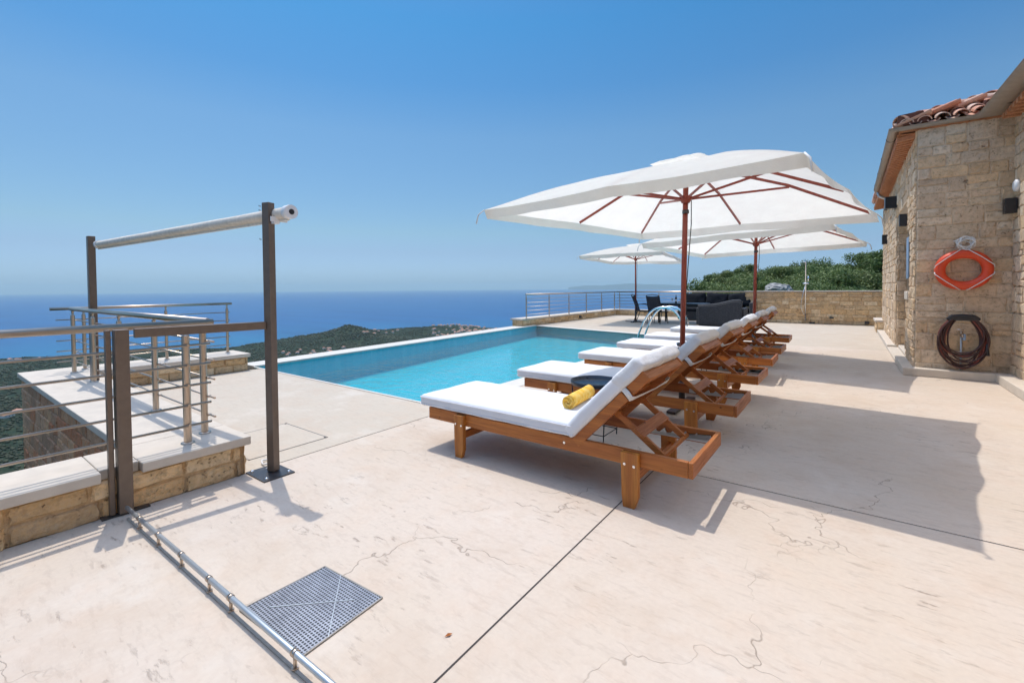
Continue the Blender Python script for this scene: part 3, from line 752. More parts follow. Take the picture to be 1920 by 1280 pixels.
# ------------------------------------------------------------------ brown posts with rolled screen
t = thing('roller_screen_frame', (-3.4, 1.6, 0), 'brown steel post frame holding a rolled cream windscreen above the left parapet', 'screen frame')
G0 = Vector((-3.4, 1.6, 0))
def post(x, y, z0, z1, wx, wy, ang=0):
    mb = MB(); c, s = math.cos(ang), math.sin(ang)
    mb.obox((x - G0.x, y - G0.y, (z0 + z1) / 2), (wx, wy, z1 - z0), (Vector((c, s, 0)), Vector((-s, c, 0)), Vector((0, 0, 1))))
    return mb.build('post', 'brown', t, bevel=.004)
p = post(-3.415, 1.615, .012, 1.985, .066, .055, .3)
mb = MB(); mb.box(-.15, .13, -.12, .1, .0006, .0096); mb.build('base_plate', 'plate', t)
mb = MB()
for sx, sy in ((-.12, -.09), (.10, -.09), (-.12, .07), (.10, .07)): mb.lathe([(.0001, .022), (.011, .022), (.012, .01)], (sx, sy, 0), 8)
mb.build('anchor_bolt', 'screw', t)
post(-7.22, 1.355, CZ + .004, 2.0, .08, .07)
post(-3.52, .781, .012, 1.118, .07, .068)
post(-3.53, .722, .012, 1.118, .04, .026)
mb = MB(); mb.box(-.33, -.1, -.93, -.7, .0006, .0096); mb.build('base_plate', 'plate', t)
mb = MB(); a = Vector((-3.52, .845, 1.09)) - G0; b = Vector((-3.435, 1.585, 1.09)) - G0
mb.beam(a, b, .05, .056); mb.build('crossbar', 'brown', t, bevel=.003)
# roller tube with fabric
ra = Vector((-3.22, 1.675, 1.905)) - G0; rb_ = Vector((-7.13, 1.41, 1.90)) - G0
d = (rb_ - ra).normalized(); u = Vector((0, 0, 1)); sd = d.cross(u).normalized()
N_ = 60; K = 22; vs = []; fs = []
for i in range(N_ + 1):
    s = i / N_; c = ra.lerp(rb_, s)
    for k in range(K):
        an = 2 * PI * k / K; r = .041 * (1 + .05 * mn.noise(Vector((s * 9, math.cos(an) * 1.5, math.sin(an) * 1.5))))
        vs.append(c + (sd * math.cos(an) + u * math.sin(an)) * r)
for i in range(N_):
    for k in range(K): k2 = (k + 1) % K; fs.append((i * K + k, i * K + k2, (i + 1) * K + k2, (i + 1) * K + k))
mb = MB(); mb.add(vs, fs, True)
mb.beam(ra + Vector((0, 0, -.043)) + d * .02, rb_ + Vector((0, 0, -.043)), .018, .03)
ro = mb.build('screen_roll', 'roller', t)
mb = MB(); mb.tube([ra - d * .02, ra + d * .035], .05, 20); mb.build('end_cap', 'white', ro)
mb = MB(); mb.tube([rb_ - d * .03, rb_ + d * .02], .05, 20); mb.build('end_cap', 'white', ro)
mb = MB(); mb.tube([ra - d * .023, ra - d * .015], .02, 14); mb.build('axle_hole', 'black', ro)
mb = MB(); mb.box(-.03, .06, .02, .06, 1.83, 1.855); mb.box(.045, .055, .0, .12, 1.845, 1.88); mb.build('bracket', 'white', ro)
mb = MB()
for z in (1.93, 1.72, 1.96): mb.tube([(-.06, -.02, z), (-.045, -.035, z)], .006, 8)
mb.build('screw', 'screw', t)
# white cable loop by its base
path = [(-3.50, 1.60, .008)]
for k in range(26):
    an = k / 25 * 4.6 + 1.2; path.append((-3.60 + .07 * math.cos(an) * 1.1, 1.68 + .055 * math.sin(an), .012 + .012 * math.sin(an * 2) ** 2))
path += [(-3.45, 1.66, .008), (-3.42, 1.63, .008)]
mb = MB(); mb.tube([Vector(q) for q in path], .006, 7); o = mb.build('cable_loop', 'rope'); tag(o, 'white cable curled on the deck beside the base plate of the tall brown post', 'cable')

# pipe rail along the deck
t = thing('pipe_rail', (-3.42, .78, 0), 'galvanised pipe rail on short brackets running along the deck from the brown double post', 'pipe rail')
mb = MB(); mb.tube([(-.02, -.01, .062), (3.2, .045, .062)], .0112, 14); mb.build('pipe', 'galv', t)
mb = MB(); mb.beam((0, -.012, .0045), (3.2, .043, .0045), .011, .006); mb.build('floor_strip', 'hatchline', t)  # thin brown-grey strip on the deck below the pipe
for x in (.21, .502, .816, 1.136, 1.349, 1.853, 2.3, 2.8):
    y = -.01 + .0172 * x
    mb = MB(); mb.tube([(x, y, .006), (x, y, .055)], .007, 8); mb.tube([(x - .010, y, .062), (x + .010, y, .062)], .0138, 12); mb.tube([(x, y, .006), (x, y, .012)], .013, 8)
    mb.build('bracket', 'steel', t)

# ------------------------------------------------------------------ loungers
def make_lounger():
    root = bpy.data.objects.new('sun_lounger', None); C.objects.link(root)
    z0, z1 = .25, .345; LX = 2.16; Wd = .70
    for y0 in (.0, Wd - .03):
        mb = MB(); mb.box(0, LX - .028, y0, y0 + .03, z0, z1); mb.build('side_rail', 'wood', root, bevel=.004)
    for x0 in (-.027, LX - .027):
        mb = MB(); mb.box(x0, x0 + .027, 0, Wd, z0 + .001, z1 - .001) if x0 > 0 else mb.box(.003, .029, .031, Wd - .031, z0, z1 - .01)
        mb.build('end_rail', 'woody', root, bevel=.004)
    for lx, wdt in ((.375, .10), (1.795, .112)):
        for side in (0, 1):
            y0 = -.038 if side == 0 else Wd + .002
            h = wdt / 2; poly = [(-h, .338), (h, .338), (h, .07), (h * .55, 0), (-h * .75, 0), (-h * .9, .08)]
            mb = MB(); mb.prism(poly, X, Z, Y, (lx, y0, 0), .036); lg = mb.build('leg', 'woodz', root, bevel=.004)
            mb = MB()
            for sx in (-.03, .03):
                yy = y0 - .003 if side == 0 else y0 + .036
                mb.tube([(lx + sx, yy, .268 if sx < 0 else .262), (lx + sx, yy + .003, .268 if sx < 0 else .262)], .0085, 10)
            mb.build('bolt', 'screw', lg)
        mb = MB(); mb.box(lx + .0, lx + .03, .0, Wd, .15, .205); mb.build('stretcher', 'woody', root, bevel=.003)
    mb = MB(); mb.tube([(1.32, -.003, .30), (1.32, .002, .30)], .009, 10); mb.build('bolt', 'screw', root)
    for i in range(11):
        x = .06 + i * .122
        mb = MB(); mb.box(x, x + .07, .031, Wd - .031, z1 - .024, z1 - .004); mb.build('slat', 'woody', root)
    # toothed cleats
    for y0 in (.034, Wd - .046):
        pts = [(1.60, .262)]; xx = 1.60; pts.append((1.60, .30))
        while xx < 2.06: pts += [(xx + .035, .318), (xx + .05, .284), (xx + .07, .28)]; xx += .075
        pts += [(2.10, .318), (2.10, .262)]
        mb = MB(); mb.prism(pts[::-1], X, Z, Y, (0, y0, 0), .012); mb.build('notched_strip', 'galv', root)
    # backrest
    D = Vector((.695, 0, .719)).normalized(); Nn = Vector((-D.z, 0, D.x)); H0 = Vector((1.39, 0, .352))
    yv = Vector((0, 1, 0)); L = .52
    def bp(s, y, n): return H0 + D * s + yv * y + Nn * n
    for yc in (.012, Wd - .012):
        mb = MB(); mb.obox(bp(.235, yc, -.036), (.50, .026, .066), (D, yv, Nn)); mb.build('backrest_rail', 'wood', root, bevel=.004)
        mb = MB(); mb.obox(bp(.605, yc, -.034), (.155, .026, .068), (D, yv, Nn)); mb.build('back_cleat', 'wood', root, bevel=.010)
        mb = MB(); mb.obox(bp(.52, yc + (.024 if yc < .3 else -.024), -.034), (.10, .02, .05), (D, yv, Nn)); mb.build('back_joint', 'wood', root)
    for i in range(6):
        s = .05 + i * .105
        mb = MB(); mb.obox(bp(s, Wd / 2, -.010), (.060, Wd - .056, .016), (D, yv, Nn)); mb.build('back_slat', 'woody', root)
    mb = MB(); mb.obox(bp(.655, Wd / 2, -.036), (.042, Wd - .052, .062), (D, yv, Nn)); mb.build('back_top_rail', 'woody', root, bevel=.008)
    # prop
    a0 = Vector((1.655, 0, .522)); a1 = Vector((1.95, 0, .300))
    for yc in (.13, Wd - .13):
        mb = MB(); mb.beam(a0 + yv * yc, a1 + yv * yc, .024, .04); mb.build('prop_bar', 'wood', root, bevel=.004)
        mb = MB(); mb.tube([a0 + yv * (yc - .018), a0 + yv * (yc + .018)], .022, 14); mb.build('pivot', 'woody', root)
    m_ = a0.lerp(a1, .5)
    mb = MB(); mb.obox(m_ + yv * Wd / 2 + Vector((0, 0, .014)), (.075, Wd - .2, .018), ((a1 - a0).normalized(), yv, (a1 - a0).normalized().cross(yv))); mb.build('prop_crosspiece', 'woody', root, bevel=.003)
    mb = MB(); mb.tube([a1 + yv * .06, a1 + yv * (Wd - .06)], .015, 10); mb.build('prop_dowel', 'woody', root)
    # mattress
    tf = Matrix.Translation((.655, Wd / 2 + .0, .395))
    mb = MB(); mb.rbox((1.50, .735, .095), .03, (26, 12, 2), .010, .004, 3, tf); mt = mb.build('mattress', 'cushion', root)
    mb = MB()
    for zz in (.366, .424):
        pts = []
        for (cx, cy, a_) in ((1.385, .0, -PI / 2), (1.385, .7, 0), (-.075, .7, PI / 2), (-.075, .0, PI)):
            for k in range(5): an = a_ + k * PI / 8; pts.append((cx + .021 * math.cos(an), cy + .0205 * math.sin(an), zz))
        mb.tube(pts, .0035, 6, closed=True)
    mb.build('piping', 'cushion', mt)
    Rm = Matrix((D, yv, Nn)).transposed().to_4x4()
    tf = Matrix.Translation(bp(.345, Wd / 2, .045)) @ Rm
    mb = MB(); mb.rbox((.735, .74, .092), .028, (22, 16, 3), .010, .007, 9, tf); bm_ = mb.build('back_mattress', 'cushion', root)
    # cover pulled over the end, with a fold, and the strap below
    tf = Matrix.Translation(bp(.60, Wd / 2, .046)) @ Rm
    mb = MB(); mb.rbox((.25, .748, .100), .028, (16, 26, 4), .010, .011, 21, tf); mb.build('cover_fold', 'hood', bm_)
    vs = []; fs = []
    prof_ = [(-.004, .03), (-.006, -.03), (-.006, -.072), (.03, -.080), (.35, -.085), (.67, -.080), (.706, -.072), (.706, -.03), (.704, .03)]
    for q, (yy, nn_) in enumerate(prof_):
        for e_ in (0, 1, 2):
            vs.append(bp(.492 + .018 * e_ + .004 * math.sin(q * 1.9), yy, nn_ + .004 * math.sin(q * 2.3 + e_)))
    for q in range(len(prof_) - 1):
        for e_ in range(2): fs.append((q * 3 + e_, q * 3 + e_ + 1, q * 3 + e_ + 4, q * 3 + e_ + 3))
    mb = MB(); mb.add(vs, fs, True); bd = mb.build('elastic_band', 'hood', root); sm = bd.modifiers.new('t', 'SOLIDIFY'); sm.thickness = .004
    return root
proto = make_lounger()
ll = [(-2.86, 2.655, 'wooden sun lounger nearest the camera, with the rolled yellow towel on its white mattress'),
      (-2.90, 4.125, 'wooden sun lounger with white mattress standing just behind the dark round tray table'),
      (-2.955, 5.66, 'third wooden sun lounger from the camera, directly behind the nearest parasol pole'),
      (-2.985, 7.05, 'fourth wooden sun lounger from the camera behind the third one'),
      (-3.02, 8.41, 'fifth wooden sun lounger from the camera, on the near side of the second parasol pole'),
      (-3.07, 10.13, 'farthest wooden sun lounger of the row, beyond the second parasol pole')]
for i, (x, y, lb) in enumerate(ll):
    o = proto if i == 0 else copy_tree(proto)
    o.location = (x, y, 0); tag(o, lb, 'sun lounger', 'wooden sun loungers lined up beside the pool')
    o.rotation_euler = (0, 0, [0, .004, -.012, .01, -.008, .012][i])

# towel: a spiral roll
t = MB(); K = 90; r0, r1 = .008, .052; TL = .42; inner = []; vs = []; fs = []; segs = 10
for j in range(segs + 1):
    yy = TL * j / segs
    for k in range(K):
        an = k / K * 2 * PI * 4.3; r = r0 + (r1 - r0) * k / (K - 1)
        w_ = 1 + .04 * mn.noise(Vector((k * .12, yy * 6, 0)))
        off = .006 * math.sin(k * .5) * (1 if j in (0,) else .2)
        vs.append((r * math.cos(an) * w_, yy - (off + .010 * (1 - k / K)) * (j == 0), r * math.sin(an) * w_))
for j in range(segs):
    for k in range(K - 1): fs.append((j * K + k, j * K + k + 1, (j + 1) * K + k + 1, (j + 1) * K + k))
t.add(vs, fs, True); o = t.build('rolled_towel', 'towel'); o.location = (-1.665, 2.93, .497); o.rotation_euler = (0, 0, .10)
sm = o.modifiers.new('thick', 'SOLIDIFY'); sm.thickness = .0085; sm.offset = 0
tag(o, 'rolled yellow towel lying on the white mattress of the nearest lounger', 'towel')

# tray tables
def tray_table(x, y, r, h, label):
    t = thing('tray_table', (x, y, 0), label, 'side table', 'round tray tables between the loungers')
    mb = MB(); mb.lathe([(.0001, h), (r * .93, h), (r * .95, h + .004), (r * .985, h + .03), (r, h + .032), (r * 1.01, h + .028), (r * .97, h - .004), (r * .9, h - .008), (.0001, h - .008)], (0, 0, 0), 56); mb.build('tray', 'tray', t)
    q = r * .62
    for sx, sy in ((1, 1), (1, -1), (-1, 1), (-1, -1)):
        mb = MB(); mb.tube([(sx * r * .72, sy * r * .72 * .9, h - .01), (sx * q, sy * q, 0.003)], .005, 8); mb.build('leg', 'blackmetal', t)
    for a_, b_ in (((-q, -q), (q, -q)), ((q, -q), (q, q)), ((q, q), (-q, q)), ((-q, q), (-q, -q))):
        mb = MB(); mb.tube([(a_[0] * 1.02, a_[1] * 1.02, .055), (b_[0] * 1.02, b_[1] * 1.02, .055)], .004, 6); mb.build('brace', 'blackmetal', t)
tray_table(-1.84, 3.745, .225, .475, 'dark round tray table on thin black legs between the first and second loungers')
tray_table(-1.78, 6.74, .225, .50, 'dark round tray table between the third and fourth loungers, mostly hidden by their backrests')

# ------------------------------------------------------------------ parasols
def parasol(base, ptop, corners, apex, hub_z, label, seed, val=.092, lw=.028):
    t = thing('parasol', (*base, 0), label, 'parasol', 'white parasols with red wooden poles')
    b0 = Vector((*base, 0)); pt = Vector(ptop) - b0; cs = [Vector(c) - b0 for c in corners]; ap = Vector(apex) - b0
    rng = random.Random(seed)
    mb = MB(); mb.tube([Vector((0, 0, .45)), Vector((0, 0, .45)).lerp(pt, .5), pt], lw, 16); po = mb.build('pole', 'redwood', t)
    mb = MB(); mb.tube([(0, 0, .02), (0, 0, .5)], lw * 1.25, 16); mb.build('base_tube', 'plate', t)
    mb = MB(); mb.obox((0, 0, .018), (.8, .09, .022)); mb.obox((0, 0, .0185), (.09, .8, .0235)); mb.lathe([(.0001, .05), (.05, .05), (.10, .032)], (0, 0, 0), 16); mb.build('cross_base', 'plate', t)
    hub = Vector((0, 0, 0)).lerp(pt, hub_z / pt.z)
    mb = MB(); mb.lathe([(lw, -.03), (lw * 1.5, -.025), (lw * 1.9, .0), (lw * 2.3, .02), (lw * 2.3, .045), (lw * 1.2, .05)], hub, 16); mb.build('hub', 'redwood', t)
    mb = MB(); mb.lathe([(lw, -.02), (lw * 1.25, -.018), (lw * 1.25, .018), (lw, .02)], hub - Vector((0, 0, .12)), 16); mb.build('collar', 'plate', t)
    mb = MB(); mb.tube([hub + Vector((lw * 2, .01, 0)), hub + Vector((lw * 1.9, .02, -.25)), Vector((lw * 1.5, .0, 1.25)), Vector((lw * 1.8, .02, .9))], .005, 6); mb.build('pulley_cord', 'black', t)
    crown = ap - Vector((0, 0, .10))
    # edge points: corner, mid, corner ...
    E8 = []
    for i in range(4):
        a, b = cs[i], cs[(i + 1) % 4]; E8.append(a); m = (a + b) / 2; m.z += .012; E8.append(m)
    def surf(i, v, u):
        a, b = E8[i], E8[(i + 1) % 8]
        e = a.lerp(b, v); p = ap.lerp(e, u)
        p.z += .07 * math.sin(PI * u) * 1.0 - .010 * math.sin(PI * v) * u ** 1.5
        inw = (ap - e); inw.z = 0
        p += inw.normalized() * .02 * math.sin(PI * v) * u ** 3
        p.z += .006 * mn.noise(Vector((p.x * 3, p.y * 3, seed)))
        return p
    nu, nv = 14, 12; vid = {}; vs = []; fs = []
    def V(i, jv, ju):
        if jv == nv: i, jv = (i + 1) % 8, 0
        k = (i, jv, ju) if ju else (0, 0, 0)
        if k not in vid: vid[k] = len(vs); vs.append(surf(i, jv / nv, ju / nu))
        return vid[k]
    for i in range(8):
        for jv in range(nv):
            for ju in range(nu):
                q = [V(i, jv, ju), V(i, jv, ju + 1), V(i, jv + 1, ju + 1), V(i, jv + 1, ju)]
                if ju == 0: q = q[:3]
                fs.append(tuple(q))
    mb = MB(); mb.add(vs, fs, True); can = mb.build('canopy', 'canopy', t)
    # valance
    vs = []; fs = []; NE = 8 * 16; rows = 4
    for q in range(NE):
        i = q // 16; v = (q % 16) / 16; p = surf(i, v, 1.0); out = p - crown; out.z = 0; out.normalize()
        s = q / 16
        wv = mn.noise(Vector((s * 1.3, seed, 0))) + .5 * mn.noise(Vector((s * 3.4, seed, 3)))
        for r in range(rows + 1):
            f = r / rows
            flare = (.0 + .05 * wv) * f ** 1.3; drop = val * f * (1 - .10 * abs(wv)) * (1 + .18 * mn.noise(Vector((s * 2.1, seed + 5, 0))))
            # the breeze comes from the left front
            p2 = p + out * flare + Vector((.03, .012, 0)) * f * (1 + wv); p2.z -= drop
            vs.append(p2)
    for q in range(NE):
        q2 = (q + 1) % NE
        for r in range(rows): fs.append((q * (rows + 1) + r, q * (rows + 1) + r + 1, q2 * (rows + 1) + r + 1, q2 * (rows + 1) + r))
    mb = MB(); mb.add(vs, fs, True); mb.build('valance', 'canopy', can)
    # corner ties
    for c in cs:
        mb = MB(); mb.tube([c + Vector((0, 0, .0)), c + (c - Vector((0, 0, c.z))).normalized() * .06 + Vector((0, 0, -.05)), c + (c - Vector((0, 0, c.z))).normalized() * .08 + Vector((0, 0, -.14))], .007, 6); mb.build('corner_tie', 'rope', can)
    # vent cap
    vs = []; fs = []; M_ = 48; top = ap + Vector((0, 0, .075))
    for q in range(M_):
        i = (q * 8) // M_; v = ((q * 8) % M_) / M_; e = surf(i, v, .20)
        bl = .03 + .035 * mn.noise(Vector((q * .35, seed, 1)))
        vs += [top.lerp(e, .35) + Vector((0, 0, .02)), top.lerp(e, .75) + Vector((0, 0, .03 + bl * .5)), e + Vector((0, 0, .02 + bl * .6))]
    vs.append(top)
    for q in range(M_):
        q2 = (q + 1) % M_; fs += [(q * 3, q * 3 + 1, q2 * 3 + 1, q2 * 3), (q * 3 + 1, q * 3 + 2, q2 * 3 + 2, q2 * 3 + 1), (len(vs) - 1, q * 3, q2 * 3)]
    mb = MB(); mb.add(vs, fs, True); mb.build('vent', 'canopy', can)
    for i in range(8):
        e = E8[i]; N = 6; pts = [surf(i, 0, .06 + (.97 - .06) * k / N) - Vector((0, 0, .022)) for k in range(N + 1)]
        mb = MB()
        a, b = pts[0], pts[-1]; mid = pts[3]
        mb.beam(a, mid, .016, .026); mb.beam(mid, b, .016, .026); rb = mb.build('rib', 'redwood', t)
        mb = MB(); mb.beam(hub + (e - hub).normalized() * .04 + Vector((0, 0, .02)), surf(i, 0, .52) - Vector((0, 0, .04)), .016, .022); mb.build('strut', 'redwood', rb)
    return t
parasol((-1.50, 5.22), (-1.40, 5.02, 2.60),
        [(-2.98, 3.55, 2.14), (-.235, 3.49, 2.205), (.24, 6.45, 2.14), (-2.48, 6.55, 2.14)], (-1.36, 5.0, 2.65), 2.27,
        'large white square parasol nearest the camera, its red pole between the second and third loungers', 3)
parasol((-1.45, 9.72), (-1.40, 9.62, 2.6),
        [(-3.05, 8.1, 2.14), (-.18, 7.75, 2.21), (.26, 10.5, 2.13), (-2.75, 11.3, 2.10)], (-1.42, 9.5, 2.62), 2.12,
        'middle white parasol, its red pole between the fifth and sixth loungers', 7)
parasol((-6.58, 16.85), (-6.58, 16.85, 2.85),
        [(-7.95, 14.85, 2.50), (-4.95, 15.0, 2.52), (-5.3, 18.9, 2.38), (-8.3, 18.6, 2.45)], (-6.5, 16.8, 2.93), 2.38,
        'small far parasol standing beside the dining chairs on the far terrace', 12, val=.12)

# ------------------------------------------------------------------ far terrace: low wall, railings, furniture
t = thing('terrace_wall', (-9.2, 13.2, 0), 'low stone wall with pale cap round the far terrace below the railing', 'low wall')
W0 = Vector((-9.2, 13.2, 0)); mb = MB()
mb.col = (.37, .28, .19)
mb.box(-.25, .17, -.45, 7.7, -3, .22); mb.box(.171, 6.2, 7.4, 7.7, -3, .22)
stone_face(mb, Vector((-9.02, 12.75, 0)) - W0, Y, X, 7.85, .222, 31, (.09, .14), (.2, .45), fine=False)
stone_face(mb, Vector((-9.02, 20.60, 0)) - W0, X, nY, 6.0, .222, 32, (.09, .14), (.2, .45), fine=False)
stone_face(mb, Vector((-9.45, 12.74, -.3)) - W0, X, nY, .43, .52, 33, (.1, .16), (.2, .3))
mb.build('stonework', 'stone', t, colors=True)
mb = MB(); mb.box(-.31, .22, -.5, 7.36, .222, .28); mb.box(-.31, 6.2, 7.363, 7.75, .222, .28); mb.build('cap_stone', 'cap', t, bevel=.006)
mb = MB(); mb.obox(Vector((-9.0, 16.9, .12)) - W0, (.05, .16, .1)); mb.tube([Vector((-8.99, 16.9, .1)) - W0, Vector((-8.95, 17.0, .08)) - W0], .02, 8); mb.build('socket_box', 'black', t)
railing('stainless_railing', (-9.0, 12.95), (-9.0, 20.45), .28, [0, 1.5, 3.0, 4.5, 6.0, 7.4], 'long stainless steel railing along the sea edge of the far terrace, left part', ext=(.02, .1), side=-1, hr=.026, rb=.008)
railing('stainless_railing', (-8.85, 20.62), (-3.12, 20.62), .28, [0, 1.9, 3.8, 5.6], 'stainless steel railing along the back of the far terrace behind the sofa', ext=(.15, .05), side=-1, hr=.03, rb=.012)

t = thing('back_wall', (-1, 19.15, 0), 'tan stone boundary wall with a thin pale cap at the end of the terrace', 'stone wall')
B0 = Vector((-1, 19.15, 0)); mb = MB(); mb.col = (.37, .28, .19)
mb.box(-2.13, 2.5, 0.02, .33, -1, 1.12)
stone_face(mb, Vector((-3.13, 19.15, 0)) - B0, X, nY, 4.7, 1.12, 41, (.10, .17), (.18, .42), .016)
stone_face(mb, Vector((-3.14, 19.48, 0)) - B0, nY, nX, .33, 1.12, 42, (.11, .2), (.2, .4), .016)
mb.build('stonework', 'stone', t, colors=True)
mb = MB(); mb.box(-2.18, 2.5, -.04, .37, 1.1245, 1.165); mb.build('cap_stone', 'cap', t, bevel=.004)

t = thing('garden_shower', (-1.22, 19.05, 0), 'slim chrome outdoor shower pole standing against the back wall', 'shower')
mb = MB(); mb.tube([(0, 0, .1), (0, 0, 2.15), (-.02, -.03, 2.2), (-.02, -.12, 2.22)], .02, 10); mb.build('pole', 'chrome', t)
mb = MB(); mb.lathe([(.0001, .02), (.06, .015), (.09, 0), (.0001, 0)], (-.02, -.14, 2.16), 18); mb.build('shower_head', 'chrome', t)
mb = MB(); mb.tube([(.08, -.03, 1.5), (.08, -.03, 1.68)], .02, 8); mb.tube([(-.08, -.03, 1.42), (.1, -.03, 1.42)], .025, 8); mb.build('mixer_tap', 'chrome', t)
mb = MB(); mb.tube([(0, -.02, 1.4), (-.1, -.06, .9), (-.13, -.06, .6), (-.05, -.05, .35), (0, -.02, .3)], .009, 8); mb.build('hose', 'chrome', t)
for (x, z, s, lb) in ((-.46, .23, (.12, .06, .06), 'small black wall socket low on the back wall in its middle'), (.50, .10, (.12, .1, .09), 'small black garden light at the foot of the back wall near the house'), (-1.02, .035, (.16, .09, .05), 'small black floor box at the foot of the shower')):
    t = thing('wall_box', (x, 19.07, z), lb, 'socket'); mb = MB(); mb.obox((0, 0, 0), s); mb.build('housing', 'black', t, bevel=.01)
    mb = MB(); mb.obox((0, -s[1] / 2 - .004, 0), (s[0] * .6, .006, s[2] * .5)); mb.build('cover', 'plate', t)

t = thing('stone_bench', (.78, 17.0, 0), 'small stone block with pale slab beside the far house corner', 'bench')
mb = MB(); mb.col = (.45, .34, .22); stone_face(mb, (-.12, -.6, 0), X, nY, .5, .3, 51, (.12, .16), (.2, .3)); stone_face(mb, (-.12, .6, 0), nY, nX, 1.2, .3, 52, (.12, .16), (.2, .3)); mb.build('stonework', 'stone', t, colors=True)
mb = MB(); mb.box(-.17, .4, -.65, .62, .302, .36); mb.build('slab', 'cap', t, bevel=.005)

# dining furniture
def sling_chair(x, y, rz, label):
    t = thing('dining_chair', (x, y, 0), label, 'chair', 'dark sling dining chairs', rz)
    # faces +Y locally
    for s in (-1, 1):
        mb = MB(); w_ = .25 * s
        mb.tube([(w_, -.42, 1.02), (w_, -.33, .78), (w_, -.22, .44), (w_, .2, .42), (w_, .24, .4)], .014, 8); mb.tube([(w_ * .8, -.44, 1.04), (w_, -.42, 1.0)], .014, 8)
        mb.tube([(w_, -.20, .44), (w_, -.36, .0)], .013, 8); mb.tube([(w_, .2, .42), (w_ * 1.05, .27, 0)], .013, 8)
        mb.build('side_frame', 'blackmetal', t)
        mb = MB(); mb.tube([(w_ * 1.08, -.29, .66), (w_ * 1.15, -.1, .70), (w_ * 1.15, .1, .70), (w_ * 1.12, .24, .62), (w_ * 1.08, .25, .4)], .014, 8); mb.build('armrest', 'blackmetal', t)
    mb = MB(); mb.tube([(-.2, -.44, 1.04), (0, -.455, 1.065), (.2, -.44, 1.04)], .014, 8); mb.build('top_rail', 'blackmetal', t)
    mb = MB(); pts = [(-.435, 1.01), (-.385, .9), (-.335, .77), (-.27, .60), (-.225, .47), (-.12, .425), (.05, .415), (.2, .425)]
    vs = []; fs = []
    for (yy, zz) in pts:
        for k in range(5): vs.append((-.24 + .12 * k, yy, zz - .012 * (1 - abs(k - 2) / 2)))
    for i in range(len(pts) - 1):
        for k in range(4): fs.append((i * 5 + k, i * 5 + k + 1, i * 5 + k + 6, i * 5 + k + 5))
    mb.add(vs, fs, True); o = mb.build('sling_seat', 'sling', t); sm = o.modifiers.new('t', 'SOLIDIFY'); sm.thickness = .006
sling_chair(-6.20, 16.75, -PI / 2 + .15, 'dark sling dining chair seen from the side beside the far parasol pole')
sling_chair(-5.62, 16.55, -.12, 'dark sling dining chair with its back to the camera by the table')
t = thing('dining_table', (-4.95, 17.35, 0), 'dark outdoor dining table behind the sling chairs', 'table')
mb = MB(); mb.box(-.85, .85, -.48, .48, .70, .735); mb.build('table_top', 'tray', t, bevel=.01)
mb = MB(); mb.box(-.78, .78, -.42, .42, .63, .695); mb.build('apron', 'blackmetal', t)
for sx in (-1, 1):
    for sy in (-1, 1): mb = MB(); mb.box(sx * .76 - .03, sx * .76 + .03, sy * .4 - .03, sy * .4 + .03, 0, .63); mb.build('leg', 'blackmetal', t)
t = thing('wine_bottle', (-5.13, 17.1, .735), 'dark wine bottle standing on the dining table', 'bottle')
mb = MB(); mb.lathe([(.0001, 0), (.037, .002), (.037, .19), (.03, .215), (.014, .24), (.013, .31), (.0001, .312)], (0, 0, 0), 18); mb.build('glass_body', 'bottle', t)
mb = MB(); mb.lathe([(.038, .06), (.038, .14)], (0, 0, 0), 18); mb.build('paper_label', 'white', t)
for (x, lb) in ((-5.28, 'clear wine glass left of the bottle on the dining table'), (-4.98, 'clear wine glass right of the bottle on the dining table')):
    mb = MB(); mb.lathe([(.0001, .003), (.033, .002), (.006, .008), (.004, .08), (.03, .11), (.036, .15), (.03, .19)], (0, 0, 0), 16); o = mb.build('wine_glass', 'glass'); o.location = (x, 17.15, .736); tag(o, lb, 'glass')
t = thing('wicker_loveseat', (-3.50, 16.35, 0), 'grey wicker loveseat with curved back turned to the camera', 'sofa')
prof = [(-.66, 0.03), (.68, .03), (.70, .45), (.72, .80), (.62, .86), (.45, .85), (.25, .80), (0, .74), (-.3, .70), (-.66, .69)]
mb = MB(); mb.prism(prof, X, Z, Y, (0, -.06, 0), .12); mb.build('wicker_back', 'wicker', t, bevel=.03)
mb = MB(); mb.tube([(-.66, 0, .69), (-.3, 0, .705), (0, 0, .745), (.25, 0, .81), (.45, 0, .86), (.62, 0, .87), (.72, 0, .81)], .045, 10); mb.build('rim', 'wicker', t)
for sx in (-.68, .70): mb = MB(); mb.box(sx - .06, sx + .06, .062, .8, .03, .62); mb.build('arm', 'wicker', t, bevel=.03)
mb = MB(); mb.box(-.61, .63, .062, .78, .05, .34); mb.build('base', 'wicker', t)
tf = Matrix.Translation((0, .42, .41)); mb = MB(); mb.rbox((1.2, .66, .14), .04, (8, 6, 2), .02, .0, 1, tf); mb.build('seat_cushion', 'darkcush', t)
t = thing('wicker_sofa', (-4.2, 19.0, 0), 'long dark wicker sofa with black cushions facing the camera behind the table', 'sofa')
mb = MB(); mb.box(-1.2, 1.25, -.35, .5, .04, .34); mb.build('base', 'wicker', t)
mb = MB(); mb.box(-1.2, 1.25, .36, .5, .342, .95); mb.build('wicker_back', 'wicker', t, bevel=.03)
for sx in (-1.27, 1.32): mb = MB(); mb.box(sx - .065, sx + .065, -.35, .5, .04, .74); mb.build('arm', 'wicker', t, bevel=.03)
